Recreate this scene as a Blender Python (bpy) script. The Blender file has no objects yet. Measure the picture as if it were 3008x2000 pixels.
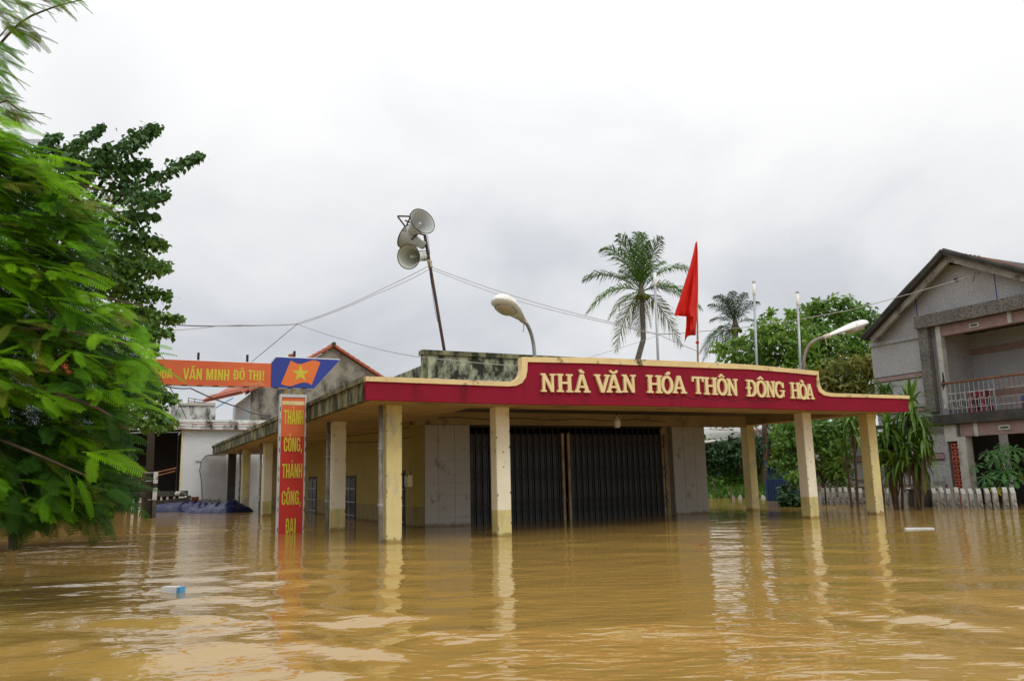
import bpy, math, random
import numpy as np
from mathutils import Vector, Matrix, Quaternion
from mathutils.geometry import tessellate_polygon
random.seed(7); rng = np.random.default_rng(11)
S = bpy.context.scene; COL = S.collection

# ------------------------------------------------------------------ camera
CAMH, FPX, PITCH, ROLL, TH = 1.15, 2338.8, .170, -.023, .450
O = np.array([-2.294, 15.328])                       # foot of the hall's corner column
cp, sp = math.cos(PITCH), math.sin(PITCH)
w_ = np.array([0, cp, sp]); u0 = np.array([0, -sp, cp]); r0 = np.array([1., 0, 0])
r_ = math.cos(ROLL) * r0 + math.sin(ROLL) * u0; u_ = -math.sin(ROLL) * r0 + math.cos(ROLL) * u0
cam = bpy.data.objects.new('camera', bpy.data.cameras.new('camera')); COL.objects.link(cam)
cam.data.sensor_width = 36; cam.data.lens = 36 * FPX / 3008; cam.data.clip_end = 3000; cam.data.clip_start = .05
m3 = Matrix((r_, u_, -w_)).transposed().to_4x4(); m3.translation = (0, 0, CAMH); cam.matrix_world = m3
S.camera = cam

# ------------------------------------------------------------------ sky, sun, exposure
SUN_EL, SUN_AZ = math.radians(52), math.radians(140)       # azimuth clockwise from +Y: behind the camera, to the right
W = bpy.data.worlds.new('World'); S.world = W; W.use_nodes = True
nt = W.node_tree; nt.nodes.clear(); N = nt.nodes.new; K = nt.links.new
sky = N('ShaderNodeTexSky'); sky.sky_type = 'NISHITA'; sky.sun_disc = False; sky.sun_elevation = SUN_EL; sky.sun_rotation = SUN_AZ
bg1 = N('ShaderNodeBackground'); bg1.inputs[1].default_value = .08; K(sky.outputs[0], bg1.inputs[0])
tc = N('ShaderNodeTexCoord'); sx = N('ShaderNodeSeparateXYZ'); K(tc.outputs['Generated'], sx.inputs[0])
elev = N('ShaderNodeMath'); elev.operation = 'MAXIMUM'; elev.inputs[1].default_value = 0; K(sx.outputs[2], elev.inputs[0])
mp = N('ShaderNodeMapping'); mp.inputs['Scale'].default_value = (1, 1, 1.5); mp.inputs['Location'].default_value = (.35, .2, .55); K(tc.outputs['Generated'], mp.inputs[0])
no = N('ShaderNodeTexNoise'); no.inputs['Scale'].default_value = 2.9; no.inputs['Detail'].default_value = 7; no.inputs['Roughness'].default_value = .52; no.inputs['Distortion'].default_value = .35; K(mp.outputs[0], no.inputs[0])
mr = N('ShaderNodeMapRange'); mr.inputs[1].default_value = .33; mr.inputs[2].default_value = .66; mr.inputs[3].default_value = -.12; mr.inputs[4].default_value = .19; K(no.outputs[0], mr.inputs[0])
gx = N('ShaderNodeMath'); gx.operation = 'MULTIPLY_ADD'; gx.inputs[1].default_value = .13; K(sx.outputs[0], gx.inputs[0]); K(mr.outputs[0], gx.inputs[2])   # cloud deck thins towards +X
ad = N('ShaderNodeMath'); ad.operation = 'ADD'; K(elev.outputs[0], ad.inputs[0]); K(gx.outputs[0], ad.inputs[1])
rp = N('ShaderNodeValToRGB'); K(ad.outputs[0], rp.inputs[0])
e = rp.color_ramp.elements
e[0].position = 0; e[0].color = (.60, .63, .68, 1); e[1].position = .5; e[1].color = (1.10, 1.10, 1.10, 1)
for p_, c_ in ((.10, (.72, .75, .795)), (.20, (.85, .872, .91)), (.32, (.99, 1.0, 1.02)), (1., (1.16, 1.16, 1.16))):
    q = rp.color_ramp.elements.new(p_); q.color = (*c_, 1)
zen = N('ShaderNodeMath'); zen.operation = 'MULTIPLY_ADD'; zen.inputs[1].default_value = .70; zen.inputs[2].default_value = .82; e2_ = N('ShaderNodeMath'); e2_.operation = 'POWER'; e2_.inputs[1].default_value = 2; K(elev.outputs[0], e2_.inputs[0]); K(e2_.outputs[0], zen.inputs[0])
bg2 = N('ShaderNodeBackground'); K(rp.outputs[0], bg2.inputs[0]); K(zen.outputs[0], bg2.inputs[1])
mx = N('ShaderNodeMixShader'); mx.inputs[0].default_value = .95; K(bg1.outputs[0], mx.inputs[1]); K(bg2.outputs[0], mx.inputs[2])
wo = N('ShaderNodeOutputWorld'); K(mx.outputs[0], wo.inputs[0])
sun = bpy.data.objects.new('sun', bpy.data.lights.new('sun', 'SUN')); COL.objects.link(sun)
sun.data.energy = 1.0; sun.data.angle = math.radians(25); sun.data.color = (1, .96, .9)
sv = Vector((math.sin(SUN_AZ) * math.cos(SUN_EL), math.cos(SUN_AZ) * math.cos(SUN_EL), math.sin(SUN_EL)))
sun.rotation_euler = sv.to_track_quat('Z', 'Y').to_euler(); sun.location = (0, 0, 30)
S.view_settings.view_transform = 'Standard'; S.view_settings.look = 'None'; S.view_settings.gamma = 1; S.view_settings.exposure = 0.0
S.view_settings.use_curve_mapping = False
S.cycles.max_bounces = 6; S.cycles.diffuse_bounces = 3; S.cycles.transparent_max_bounces = 4

# ------------------------------------------------------------------ pixel -> place helpers (photo pixels, 3008 x 2000)
CAM = np.array([0, 0, CAMH]); U = np.array([math.cos(TH), math.sin(TH)]); V = np.array([-math.sin(TH), math.cos(TH)])
def ray(x, y): return w_ + r_ * (x - 1504) / FPX - u_ * (y - 1000) / FPX
def bl(P): q = np.array(P)[:2] - O; return Vector((q @ U, q @ V, P[2]))       # world -> hall frame (a, b, z)
def wl(a, b, z): q = O + a * U + b * V; return Vector((q[0], q[1], z))         # hall frame -> world
def atz(x, y, z=0): d = ray(x, y); return Vector(CAM + d * (z - CAMH) / d[2])
def atd(x, y, Y): d = ray(x, y); return Vector(CAM + d * Y / d[1])             # at world depth Y
def atb(x, y, b): d = ray(x, y); return bl(CAM + d * ((b - (CAM[:2] - O) @ V) / (d[:2] @ V)))
def ata(x, y, a): d = ray(x, y); return bl(CAM + d * ((a - (CAM[:2] - O) @ U) / (d[:2] @ U)))
BED = -1.0

# ------------------------------------------------------------------ materials
MATS = {}
def mat(name, col, col2=None, scale=6, rough=.8, bump=0., bscale=40, stain=None, sstr=.5, sscale=2.5, stretch=1., fine=None, metal=0., spec=.4, trans=0., band=None, objrand=0., wet=0, lo=.35, hi=.65):
    """procedural paint / plaster / leaf: two-tone noise, optional stain, speckle, painted lower band, translucency"""
    if name in MATS: return MATS[name]
    m = bpy.data.materials.new(name); m.use_nodes = True; t = m.node_tree; n = t.nodes.new; k = t.links.new
    b = t.nodes['Principled BSDF']; out = t.nodes['Material Output']
    tcn = n('ShaderNodeTexCoord'); src = tcn.outputs['Object']
    def noise(sc, det=5, st=1., rough_=.55):
        mm = n('ShaderNodeMapping'); mm.inputs['Scale'].default_value = (1, 1, st); k(src, mm.inputs[0])
        q = n('ShaderNodeTexNoise'); q.inputs['Scale'].default_value = sc; q.inputs['Detail'].default_value = det; q.inputs['Roughness'].default_value = rough_; k(mm.outputs[0], q.inputs[0]); return q.outputs[0]
    def rng_(x, a, c):
        q = n('ShaderNodeMapRange'); q.inputs[1].default_value = a; q.inputs[2].default_value = c; k(x, q.inputs[0]); return q.outputs[0]
    def mixc(f, A, B):
        q = n('ShaderNodeMix'); q.data_type = 'RGBA'
        if isinstance(f, float): q.inputs[0].default_value = f
        else: k(f, q.inputs[0])
        for s_, i in ((A, 6), (B, 7)):
            if isinstance(s_, tuple): q.inputs[i].default_value = (*s_, 1)
            else: k(s_, q.inputs[i])
        return q.outputs[2]
    col2 = col2 or tuple(min(1, c * .8) for c in col)
    cur = mixc(rng_(noise(scale), lo, hi), col, col2)
    if band:
        zc, bc = band; sp_ = n('ShaderNodeSeparateXYZ'); k(src, sp_.inputs[0])
        wob = noise(9, 2); q = n('ShaderNodeMath'); q.operation = 'MULTIPLY_ADD'; q.inputs[1].default_value = .02; k(wob, q.inputs[0]); k(sp_.outputs[2], q.inputs[2])
        g = n('ShaderNodeMath'); g.operation = 'LESS_THAN'; g.inputs[1].default_value = zc; k(q.outputs[0], g.inputs[0])
        cur = mixc(g.outputs[0], cur, mixc(rng_(noise(5, 5, .4), .45, .7), bc, tuple(c * .72 for c in bc)))
    if fine: cur = mixc(rng_(noise(fine[1], 2), .5, .62), cur, fine[0])
    if stain:
        f = rng_(noise(sscale, 8, stretch, .65), .62 - .28 * sstr, .72 - .22 * sstr)
        cur = mixc(f, cur, stain)
    if wet:
        sw = n('ShaderNodeSeparateXYZ'); k(src, sw.inputs[0]); wn = n('ShaderNodeMath'); wn.operation = 'MULTIPLY_ADD'; wn.inputs[1].default_value = -.16; k(noise(7, 4, .6), wn.inputs[0]); k(sw.outputs[2], wn.inputs[2])
        q2 = n('ShaderNodeMapRange'); q2.inputs[1].default_value = .955; q2.inputs[2].default_value = 1.0; q2.inputs[3].default_value = 1; q2.inputs[4].default_value = 0; k(wn.outputs[0], q2.inputs[0])
        dk = n('ShaderNodeMix'); dk.data_type = 'RGBA'; dk.blend_type = 'MULTIPLY'; dk.inputs[7].default_value = (.52, .44, .32, 1); k(q2.outputs[0], dk.inputs[0]); k(cur, dk.inputs[6]); cur = dk.outputs[2]
    if objrand:
        oi = n('ShaderNodeObjectInfo'); hs = n('ShaderNodeHueSaturation')
        a = n('ShaderNodeMapRange'); a.inputs[3].default_value = 1 - objrand; a.inputs[4].default_value = 1 + objrand; k(oi.outputs['Random'], a.inputs[0])
        k(a.outputs[0], hs.inputs['Value']); k(cur, hs.inputs['Color']); cur = hs.outputs[0]
    k(cur, b.inputs['Base Color']); b.inputs['Roughness'].default_value = rough; b.inputs['Metallic'].default_value = metal; b.inputs['Specular IOR Level'].default_value = spec
    if bump:
        bu = n('ShaderNodeBump'); bu.inputs['Strength'].default_value = bump; bu.inputs['Distance'].default_value = .01; k(noise(bscale, 4), bu.inputs['Height']); k(bu.outputs[0], b.inputs['Normal'])
    if trans:
        tr = n('ShaderNodeBsdfTranslucent'); k(cur, tr.inputs[0]); ms = n('ShaderNodeMixShader'); ms.inputs[0].default_value = trans
        k(b.outputs[0], ms.inputs[1]); k(tr.outputs[0], ms.inputs[2]); k(ms.outputs[0], out.inputs[0])
    MATS[name] = m; return m

MOSS = (.035, .04, .02); DIRT = (.05, .045, .035)
YEL = (.62, .48, .12); CREAM = (.72, .62, .40)
mat('yellow_paint', (.74, .63, .29), (.66, .56, .27), 2.5, .75, .15, 60, stain=(.46, .43, .29), sstr=.45, sscale=2.2, stretch=.5, wet=1)
mat('cream_paint', (.85, .80, .63), (.79, .73, .55), 2, .7, .12, 60, band=(1.52, (.66, .57, .25)), stain=(.52, .46, .32), sstr=.12, sscale=4, wet=1)
mat('wall_yellow', (.30, .225, .05), (.26, .195, .045), 1.2, .8, .1, 50, band=(1.5, (.22, .17, .06)), wet=1)  # wall paint darkened to stand in for deeper porch shade
mat('soffit', (.42, .31, .17), (.33, .24, .13), 1.5, .85, .1, 30, stain=(.16, .12, .07), sstr=.12, sscale=1.6)  # colour lowered so shade under the canopy is partly in the paint
mat('trim', (.78, .62, .31), (.68, .52, .26), 3, .7, .2, 40, stain=(.10, .085, .05), sstr=.18, sscale=3.2)
mat('red_paint', (.26, .010, .030), (.22, .009, .026), 1.6, .75, .15, 30, spec=.15, stain=(.15, .008, .018), sstr=.22, sscale=1.6, stretch=.22)
mat('letter_paint', (.80, .66, .35), (.72, .57, .29), 8, .65, .1, 40)
mat('moss_concrete', (.31, .29, .16), (.20, .19, .10), 2.2, .9, .5, 25, stain=MOSS, sstr=.8, sscale=3.2, stretch=.45)
mat('peeled_parapet', (.46, .49, .33), (.40, .42, .28), 3, .9, .5, 25, stain=(.028, .026, .018), sstr=.72, sscale=2.6, stretch=.5)
mat('white_tile', (.46, .43, .37), (.42, .39, .33), 2, .45, 0, 40, stain=(.24, .2, .15), sstr=.1, sscale=3, wet=1)  # tile white toned down, porch shade worked into the colour
mat('grout', (.33, .31, .27), None, 5, .9)
mat('gate_steel', (.046, .045, .043), (.034, .033, .032), 4, .45, .1, 50, stain=(.11, .06, .035), sstr=.22, sscale=4, metal=.3)
mat('gate_post', (.45, .36, .22), (.3, .19, .1), 3, .7, .1)
mat('barge', (.42, .415, .39), (.30, .29, .27), 3, .9, .4, 25, stain=(.12, .11, .10), sstr=.35, sscale=2.5)
mat('arm_rust', (.17, .10, .07), (.25, .23, .22), 3, .75, .2, 40)
mat('chip', (.20, .17, .13), (.12, .1, .08), 8, .9)
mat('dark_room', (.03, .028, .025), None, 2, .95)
mat('pipe', (.28, .28, .26), (.14, .13, .11), 5, .6, .1, 40, stretch=.3, stain=(.4, .4, .36), sstr=.3)
mat('corrugated', (.17, .15, .13), (.12, .1, .09), 2, .7)
mat('black', (.012, .012, .012), None, 5, .6)
mat('glass', (.03, .035, .04), (.05, .05, .055), 1, .15)
mat('rust', (.10, .04, .025), (.05, .03, .025), 6, .8, .3, 60, stain=(.02, .018, .018), sstr=.4, sscale=5)
mat('rust_bright', (.30, .11, .04), (.16, .07, .04), 8, .8, .3, 60)
mat('horn_grey', (.50, .53, .52), (.44, .46, .45), 3, .5, 0, 40, stain=(.22, .14, .08), sstr=.15, sscale=4)
mat('horn_white', (.62, .64, .58), (.55, .58, .5), 3, .5)
mat('galv', (.42, .44, .46), (.33, .34, .35), 4, .5, 0, metal=.4)
mat('lamp_white', (.82, .82, .80), (.76, .76, .73), 4, .35, stain=(.5, .45, .36), sstr=.12)
mat('lamp_glass', (.52, .46, .33), (.45, .4, .3), 2, .2)
mat('tape', (.6, .52, .4), None, 10, .8)
mat('flag_red', (.78, .03, .02), (.72, .025, .018), 2, .7, trans=.35)
mat('sign_orange', (.74, .16, .05), (.66, .12, .04), .8, .5, .25, 2.5)
mat('sign_red', (.60, .035, .022), (.50, .026, .018), .8, .5, .25, 2.5)
mat('sign_blue', (.03, .055, .33), (.027, .05, .29), 1, .4)
mat('sign_yellow', (.66, .56, .04), (.62, .52, .04), 4, .45)
mat('sign_flag', (.84, .20, .04), (.8, .18, .04), 2, .4)
mat('sign_cream', (.8, .66, .32), None, 4, .5)
mat('sign_frame', (.62, .62, .64), (.5, .5, .52), 4, .5)
mat('yellow_pipe', (.65, .45, .06), (.5, .34, .06), 4, .5)
mat('pebbledash', (.46, .46, .47), (.39, .39, .40), 1.5, .95, .7, 45, fine=((.27, .265, .26), 26))
mat('pebble_dark', (.21, .20, .18), (.14, .13, .12), 2, .95, 1., 30, fine=((.06, .055, .05), 26))
mat('pink_band', (.35, .25, .235), (.28, .20, .185), 3, .9, .6, 40, fine=((.25, .15, .135), 28))
mat('pale_trim', (.52, .52, .48), (.42, .42, .38), 3, .85, .3, 30, stain=(.2, .19, .17), sstr=.3, sscale=2)
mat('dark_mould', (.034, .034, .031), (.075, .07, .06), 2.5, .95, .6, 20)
mat('roof_tile', (.46, .14, .085), (.36, .11, .07), 5, .75, .2, 30, stain=(.10, .05, .035), sstr=.22, sscale=2.5, objrand=.12)
mat('breeze_block', (.36, .09, .05), (.28, .07, .04), 5, .85, .3, 30, objrand=.1)
mat('stool_red', (.26, .025, .05), None, 4, .4)
mat('plastic_blue', (.03, .10, .36), None, 4, .4)
mat('white_wall', (.62, .64, .66), (.56, .58, .59), .8, .85, .1, 30, stain=(.42, .48, .46), sstr=.18, sscale=.9, stretch=.5)
mat('white_mossy', (.66, .67, .64), (.56, .56, .52), 1.5, .9, .3, 25, stain=(.05, .05, .04), sstr=.55, sscale=1.8, stretch=.45)
mat('patch_grey', (.42, .42, .42), (.36, .36, .36), 2, .9, .2, 30, stain=(.26, .25, .24), sstr=.2, sscale=2)
mat('blue_wall', (.45, .51, .58), (.41, .47, .53), .9, .85)
mat('gable_stained', (.32, .30, .25), (.24, .22, .18), 1.2, .9, .3, 20, stain=(.06, .055, .045), sstr=.6, sscale=.8, stretch=.6)
mat('picket', (.52, .51, .47), (.42, .41, .37), 4, .9, .4, 30, stain=(.13, .115, .10), sstr=.45, sscale=5)
mat('tarp', (.012, .019, .075), (.008, .013, .055), 3, .3, .2, 20)
mat('gate_blue', (.02, .05, .14), (.015, .04, .11), 4, .5)
mat('awning', (.58, .60, .56), (.5, .5, .46), 2, .6, stain=(.22, .085, .045), sstr=.38, sscale=1.1)
mat('cable_dark', (.03, .03, .03), None, 4, .6)
mat('cable_light', (.42, .40, .36), None, 4, .6)
mat('cable_red', (.42, .13, .10), None, 4, .6)
mat('bark', (.13, .085, .055), (.08, .055, .04), 8, .95, .6, 30)
mat('bark_dark', (.045, .038, .03), (.03, .026, .02), 6, .95, .6, 25)
mat('palm_bark', (.16, .14, .11), (.10, .085, .065), 9, .95, .6, 20)
mat('leaf_flame', (.15, .36, .010), (.085, .24, .010), 1.1, .6, spec=.12, trans=.5, objrand=.5)
mat('leaf_flame_old_backlit', (.16, .19, .02), (.11, .15, .016), 1.5, .6, spec=.1, trans=.35, objrand=.3)  # older leaves, olive also stands in for backlit sprays against the sky
mat('leaf_flame_new', (.26, .52, .014), (.19, .43, .012), 1.1, .6, spec=.12, trans=.48, objrand=.25)
mat('leaf_flame_shade', (.035, .095, .009), (.02, .06, .008), .9, .6, spec=.1, trans=.35, objrand=.3)  # darker copy of the leaf green: shade inside and low in the crown
mat('leaf_fig', (.075, .165, .04), (.05, .12, .03), 1.5, .45, spec=.25, trans=.3, objrand=.35)
mat('leaf_fig_low', (.12, .21, .028), (.07, .145, .024), 1.3, .45, spec=.25, trans=.28, objrand=.35)
mat('leaf_a', (.20, .35, .04), (.12, .24, .032), .7, .5, trans=.3)
mat('leaf_b', (.16, .29, .04), (.09, .20, .03), .6, .5, trans=.3)
mat('leaf_olive', (.22, .21, .03), (.13, .16, .028), .6, .5, trans=.3)
mat('leaf_dark', (.04, .10, .026), (.026, .07, .022), .8, .5, trans=.25)
mat('leaf_weed', (.13, .26, .03), (.08, .18, .03), .8, .5, trans=.3)
mat('leaf_palm', (.105, .20, .03), (.07, .15, .024), 1.5, .6, spec=.15, trans=.3, objrand=.3)
mat('leaf_palm_dark', (.05, .11, .03), (.035, .08, .022), 1.5, .6, spec=.1, trans=.25, objrand=.3)
mat('leaf_palm_old', (.19, .21, .03), (.13, .16, .025), 1.5, .6, spec=.15, trans=.3, objrand=.2)
mat('leaf_drac', (.14, .26, .03), (.08, .17, .02), 3, .45, trans=.3, objrand=.35)
mat('leaf_dead', (.16, .115, .06), (.10, .07, .04), 3, .8, trans=.2, objrand=.3)
mat('leaf_papaya', (.075, .20, .045), (.05, .15, .035), 3, .5, trans=.3, objrand=.2)
mat('leaf_yellow', (.62, .42, .01), (.5, .34, .01), 4, .5, trans=.3)
mat('soil', (.10, .075, .045), (.07, .05, .03), 2, .95, .4, 8)
mat('rubble', (.42, .39, .34), (.3, .27, .22), 3, .9, .4, 8, objrand=.3)
mat('bin_white', (.74, .78, .8), None, 4, .4)
mat('bin_blue', (.10, .36, .62), None, 4, .4)

# ------------------------------------------------------------------ mesh builder
class MB:
    def __init__(s): s.v = []; s.f = []
    def add(s, vs, fs):
        o = len(s.v); s.v += [tuple(p) for p in vs]; s.f += [tuple(i + o for i in q) for q in fs]; return s
    def box(s, x0, x1, y0, y1, z0, z1):
        return s.add([(x, y, z) for z in (z0, z1) for y in (y0, y1) for x in (x0, x1)], [(0, 2, 3, 1), (4, 5, 7, 6), (0, 1, 5, 4), (2, 6, 7, 3), (0, 4, 6, 2), (1, 3, 7, 5)])
    def cbox(s, x0, x1, y0, y1, z0, z1, c=.012):          # box with chamfered vertical edges
        P = [(x0 + c, y0), (x1 - c, y0), (x1, y0 + c), (x1, y1 - c), (x1 - c, y1), (x0 + c, y1), (x0, y1 - c), (x0, y0 + c)]
        n = len(P); return s.add([(*p, z0) for p in P] + [(*p, z1) for p in P], [tuple(range(n))[::-1], tuple(range(n, 2 * n))] + [(i, (i + 1) % n, n + (i + 1) % n, n + i) for i in range(n)])
    def prism(s, loops, fn, d0, d1):
        """loops: outer + holes of 2D points; fn(p, d) -> 3D point; caps at d0, d1"""
        tri = tessellate_polygon([[Vector((p[0], p[1], 0)) for p in l] for l in loops]); flat = [p for l in loops for p in l]; n = len(flat)
        vs = [fn(p, d0) for p in flat] + [fn(p, d1) for p in flat]
        fs = [tuple(t) for t in tri] + [tuple(i + n for i in t[::-1]) for t in tri]; o = 0
        for l in loops:
            m = len(l); fs += [(o + i, o + (i + 1) % m, n + o + (i + 1) % m, n + o + i) for i in range(m)]; o += m
        return s.add(vs, fs)
    def tube(s, pts, r, n=8, cap=True):
        pts = [Vector(p) for p in pts]; m = len(pts); rs = r if hasattr(r, '__len__') else [r] * m; vs = []; prev = None
        for i, p in enumerate(pts):
            d = (pts[min(i + 1, m - 1)] - pts[max(i - 1, 0)]).normalized()
            if prev is None: a = d.orthogonal().normalized()
            else: a = (prev - d * prev.dot(d)).normalized()
            prev = a; c = d.cross(a)
            vs += [p + (a * math.cos(2 * math.pi * j / n) + c * math.sin(2 * math.pi * j / n)) * rs[i] for j in range(n)]
        fs = [(i * n + j, i * n + (j + 1) % n, (i + 1) * n + (j + 1) % n, (i + 1) * n + j) for i in range(m - 1) for j in range(n)]
        if cap: fs += [tuple(range(n))[::-1], tuple(range((m - 1) * n, m * n))]
        return s.add(vs, fs)
    def lathe(s, c, d, prof, n=28):
        """profile [(radius, height along d)] about the axis d through c"""
        d = Vector(d).normalized(); a = d.orthogonal().normalized(); b = d.cross(a); c = Vector(c); m = len(prof)
        vs = [c + d * h + (a * math.cos(2 * math.pi * j / n) + b * math.sin(2 * math.pi * j / n)) * r for r, h in prof for j in range(n)]
        return s.add(vs, [(i * n + j, i * n + (j + 1) % n, (i + 1) * n + (j + 1) % n, (i + 1) * n + j) for i in range(m - 1) for j in range(n)])
    def hexa(s, P):  # eight corners: bottom ring 0-3, top ring 4-7
        return s.add(P, [(3, 2, 1, 0), (4, 5, 6, 7), (0, 1, 5, 4), (1, 2, 6, 5), (2, 3, 7, 6), (3, 0, 4, 7)])
    def mesh(s, name, off=(0, 0, 0)):
        me = bpy.data.meshes.new(name); ox, oy, oz = off
        me.from_pydata([(x - ox, y - oy, z - oz) for x, y, z in s.v], [], s.f); me.update(); return me

def link(name, me, m, parent=None, smooth=False):
    o = bpy.data.objects.new(name, me); COL.objects.link(o)
    if me is not None and m is not None and not me.materials: me.materials.append(MATS[m] if isinstance(m, str) else m)
    if smooth and me is not None: me.polygons.foreach_set('use_smooth', [True] * len(me.polygons))
    if parent is not None: o.parent = parent
    return o
def tag(o, label, cat=None, group=None, kind=None):
    if label: o['label'] = label
    if cat: o['category'] = cat
    if group: o['group'] = group
    if kind: o['kind'] = kind
    return o
class Thing:
    """an Empty at the thing's base; parts are given in the hall frame (hall=True) or in world coordinates"""
    def __init__(s, name, label, cat, base, hall=True, group=None):
        s.off = Vector(base); s.hall = hall; s.e = bpy.data.objects.new(name, None); COL.objects.link(s.e); s.e.empty_display_size = .2
        s.e.location = wl(*base) if hall else base
        if hall: s.e.rotation_euler = (0, 0, TH)
        tag(s.e, label, cat, group)
    def part(s, name, mb, m, parent=None, smooth=False, label=None, kind=None):
        o = link(name, mb.mesh(name, s.off), m, parent or s.e, smooth); tag(o, label, kind=kind); return o
def single(name, mb, m, label, cat, base, hall=True, group=None, smooth=False, kind=None):
    o = link(name, mb.mesh(name, base), m, None, smooth); o.location = wl(*base) if hall else base
    if hall: o.rotation_euler = (0, 0, TH)
    return tag(o, label, cat, group, kind)
def bez(p0, p1, p2, n=10):
    p0, p1, p2 = Vector(p0), Vector(p1), Vector(p2); return [p0 * (1 - t) ** 2 + p1 * 2 * t * (1 - t) + p2 * t * t for t in [i / n for i in range(n + 1)]]

# ------------------------------------------------------------------ ground under the flood, bank, water
def grid_terrain():
    n = 140; xs = np.sign(np.linspace(-1, 1, n)) * np.abs(np.linspace(-1, 1, n)) ** 2.2 * 1500; P = []
    bank0 = np.array(wl(21.5, 15.2, 0))[:2]
    for y in xs + 20:
        for x in xs:
            d = math.hypot(x - bank0[0], y - bank0[1]); q = (np.array([x, y]) - O); a, b = q @ U, q @ V
            z = BED
            P.append((x, y, z))
    F = [(j * n + i, j * n + i + 1, (j + 1) * n + i + 1, (j + 1) * n + i) for j in range(n - 1) for i in range(n - 1)]
    return MB().add(P, F)
g = link('ground', grid_terrain().mesh('ground'), 'soil', None, True); tag(g, None, kind='structure')

def water():
    th = np.concatenate([np.arange(-.86, .86, .0045), np.linspace(.86, 2 * math.pi - .86, 60)[:-1]]); nt_ = len(th)
    r = np.concatenate([.5 * 1.0055 ** np.arange(0, 905), [90, 120, 200, 400, 900, 1800]])
    R_, T_ = np.meshgrid(r, th, indexing='ij'); X = R_ * np.sin(T_); Y = R_ * np.cos(T_); Z = np.zeros_like(X)
    g_ = np.random.default_rng(5)
    msk = np.zeros_like(X)
    for i in range(7):
        lam = g_.uniform(3.5, 11); a = g_.uniform(0, math.pi); msk += np.sin((X * math.cos(a) + Y * math.sin(a)) * 2 * math.pi / lam + g_.uniform(0, 6))
    msk = np.clip(.75 + .22 * msk, .25, 1.5)
    wx = .25 * np.sin(Y * .9 + 1) + .18 * np.sin(X * 1.3 + Y * .4); wy = .25 * np.sin(X * 1.1 + 2) + .15 * np.sin(Y * 1.7 - X * .5)
    for i in range(34):
        lam = .22 * (2.0 / .22) ** (i / 33.) * g_.uniform(.9, 1.1); a = math.pi / 2 + g_.normal(0, .65)
        amp = .00155 * lam * (np.interp(R_, [0, 5.5, 8, 16], [4.4, 3.9, 1.25, .85]) if lam > .5 else np.interp(R_, [0, 6, 12], [1.0, 1.35, 1.5]))
        fade = np.clip((lam * 28 - R_) / (lam * 10), 0, 1)         # drop waves the mesh cannot carry; the bump takes over
        Z += amp * msk * fade * np.sin(((X + wx * lam) * math.cos(a) + (Y + wy * lam) * math.sin(a)) * 2 * math.pi / lam + g_.uniform(0, 6.3))
    Z *= np.clip((80 - R_) / 30, 0, 1)
    V_ = np.stack([X, Y, Z], -1).reshape(-1, 3); nr = len(r)
    i, j = np.meshgrid(np.arange(nr - 1), np.arange(nt_), indexing='ij'); j2 = (j + 1) % nt_
    F = np.stack([i * nt_ + j, (i + 1) * nt_ + j, (i + 1) * nt_ + j2, i * nt_ + j2], -1).reshape(-1, 4)
    V_ = np.vstack([V_, [[0, 0, 0]]]); c = len(V_) - 1
    return fastmesh('flood_water', V_, F, [(c, k, (k + 1) % nt_) for k in range(nt_)])
def fastmesh(name, V_, F, extra=()):
    me = bpy.data.meshes.new(name); nf, k = F.shape; ex = np.array(extra, dtype=np.int32).reshape(-1)
    loops = np.concatenate([F.reshape(-1), ex]); me.vertices.add(len(V_)); me.vertices.foreach_set('co', np.asarray(V_, np.float32).reshape(-1))
    me.loops.add(len(loops)); me.loops.foreach_set('vertex_index', loops.astype(np.int32)); ne = len(ex) // 3
    me.polygons.add(nf + ne); st = np.concatenate([np.arange(nf) * k, nf * k + np.arange(ne) * 3]); me.polygons.foreach_set('loop_start', st.astype(np.int32))
    me.update(calc_edges=True); me.validate(); return me
def water_mat():
    m = bpy.data.materials.new('muddy_water'); m.use_nodes = True; t = m.node_tree; n = t.nodes.new; k = t.links.new; b = t.nodes['Principled BSDF']
    tcn = n('ShaderNodeTexCoord')
    q = n('ShaderNodeTexNoise'); q.inputs['Scale'].default_value = .35; q.inputs['Detail'].default_value = 3; k(tcn.outputs['Object'], q.inputs[0])
    mix = n('ShaderNodeMix'); mix.data_type = 'RGBA'; mix.inputs[6].default_value = (.38, .235, .062, 1); mix.inputs[7].default_value = (.335, .208, .052, 1); k(q.outputs[0], mix.inputs[0])
    k(mix.outputs[2], b.inputs['Base Color']); b.inputs['Roughness'].default_value = .03; b.inputs['IOR'].default_value = 1.45
    mp_ = n('ShaderNodeMapping'); mp_.inputs['Scale'].default_value = (.8, 1.6, 1); k(tcn.outputs['Object'], mp_.inputs[0])
    a = n('ShaderNodeTexNoise'); a.inputs['Scale'].default_value = 4.2; a.inputs['Detail'].default_value = 2.2; a.inputs['Roughness'].default_value = .45; a.inputs['Distortion'].default_value = .4; k(mp_.outputs[0], a.inputs[0])
    bu = n('ShaderNodeBump'); bu.inputs['Strength'].default_value = 1; bu.inputs['Distance'].default_value = .010; k(a.outputs[0], bu.inputs['Height']); k(bu.outputs[0], b.inputs['Normal'])
    return m
wt = link('flood_water', water(), water_mat(), None, True); tag(wt, None, kind='structure')

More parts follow.
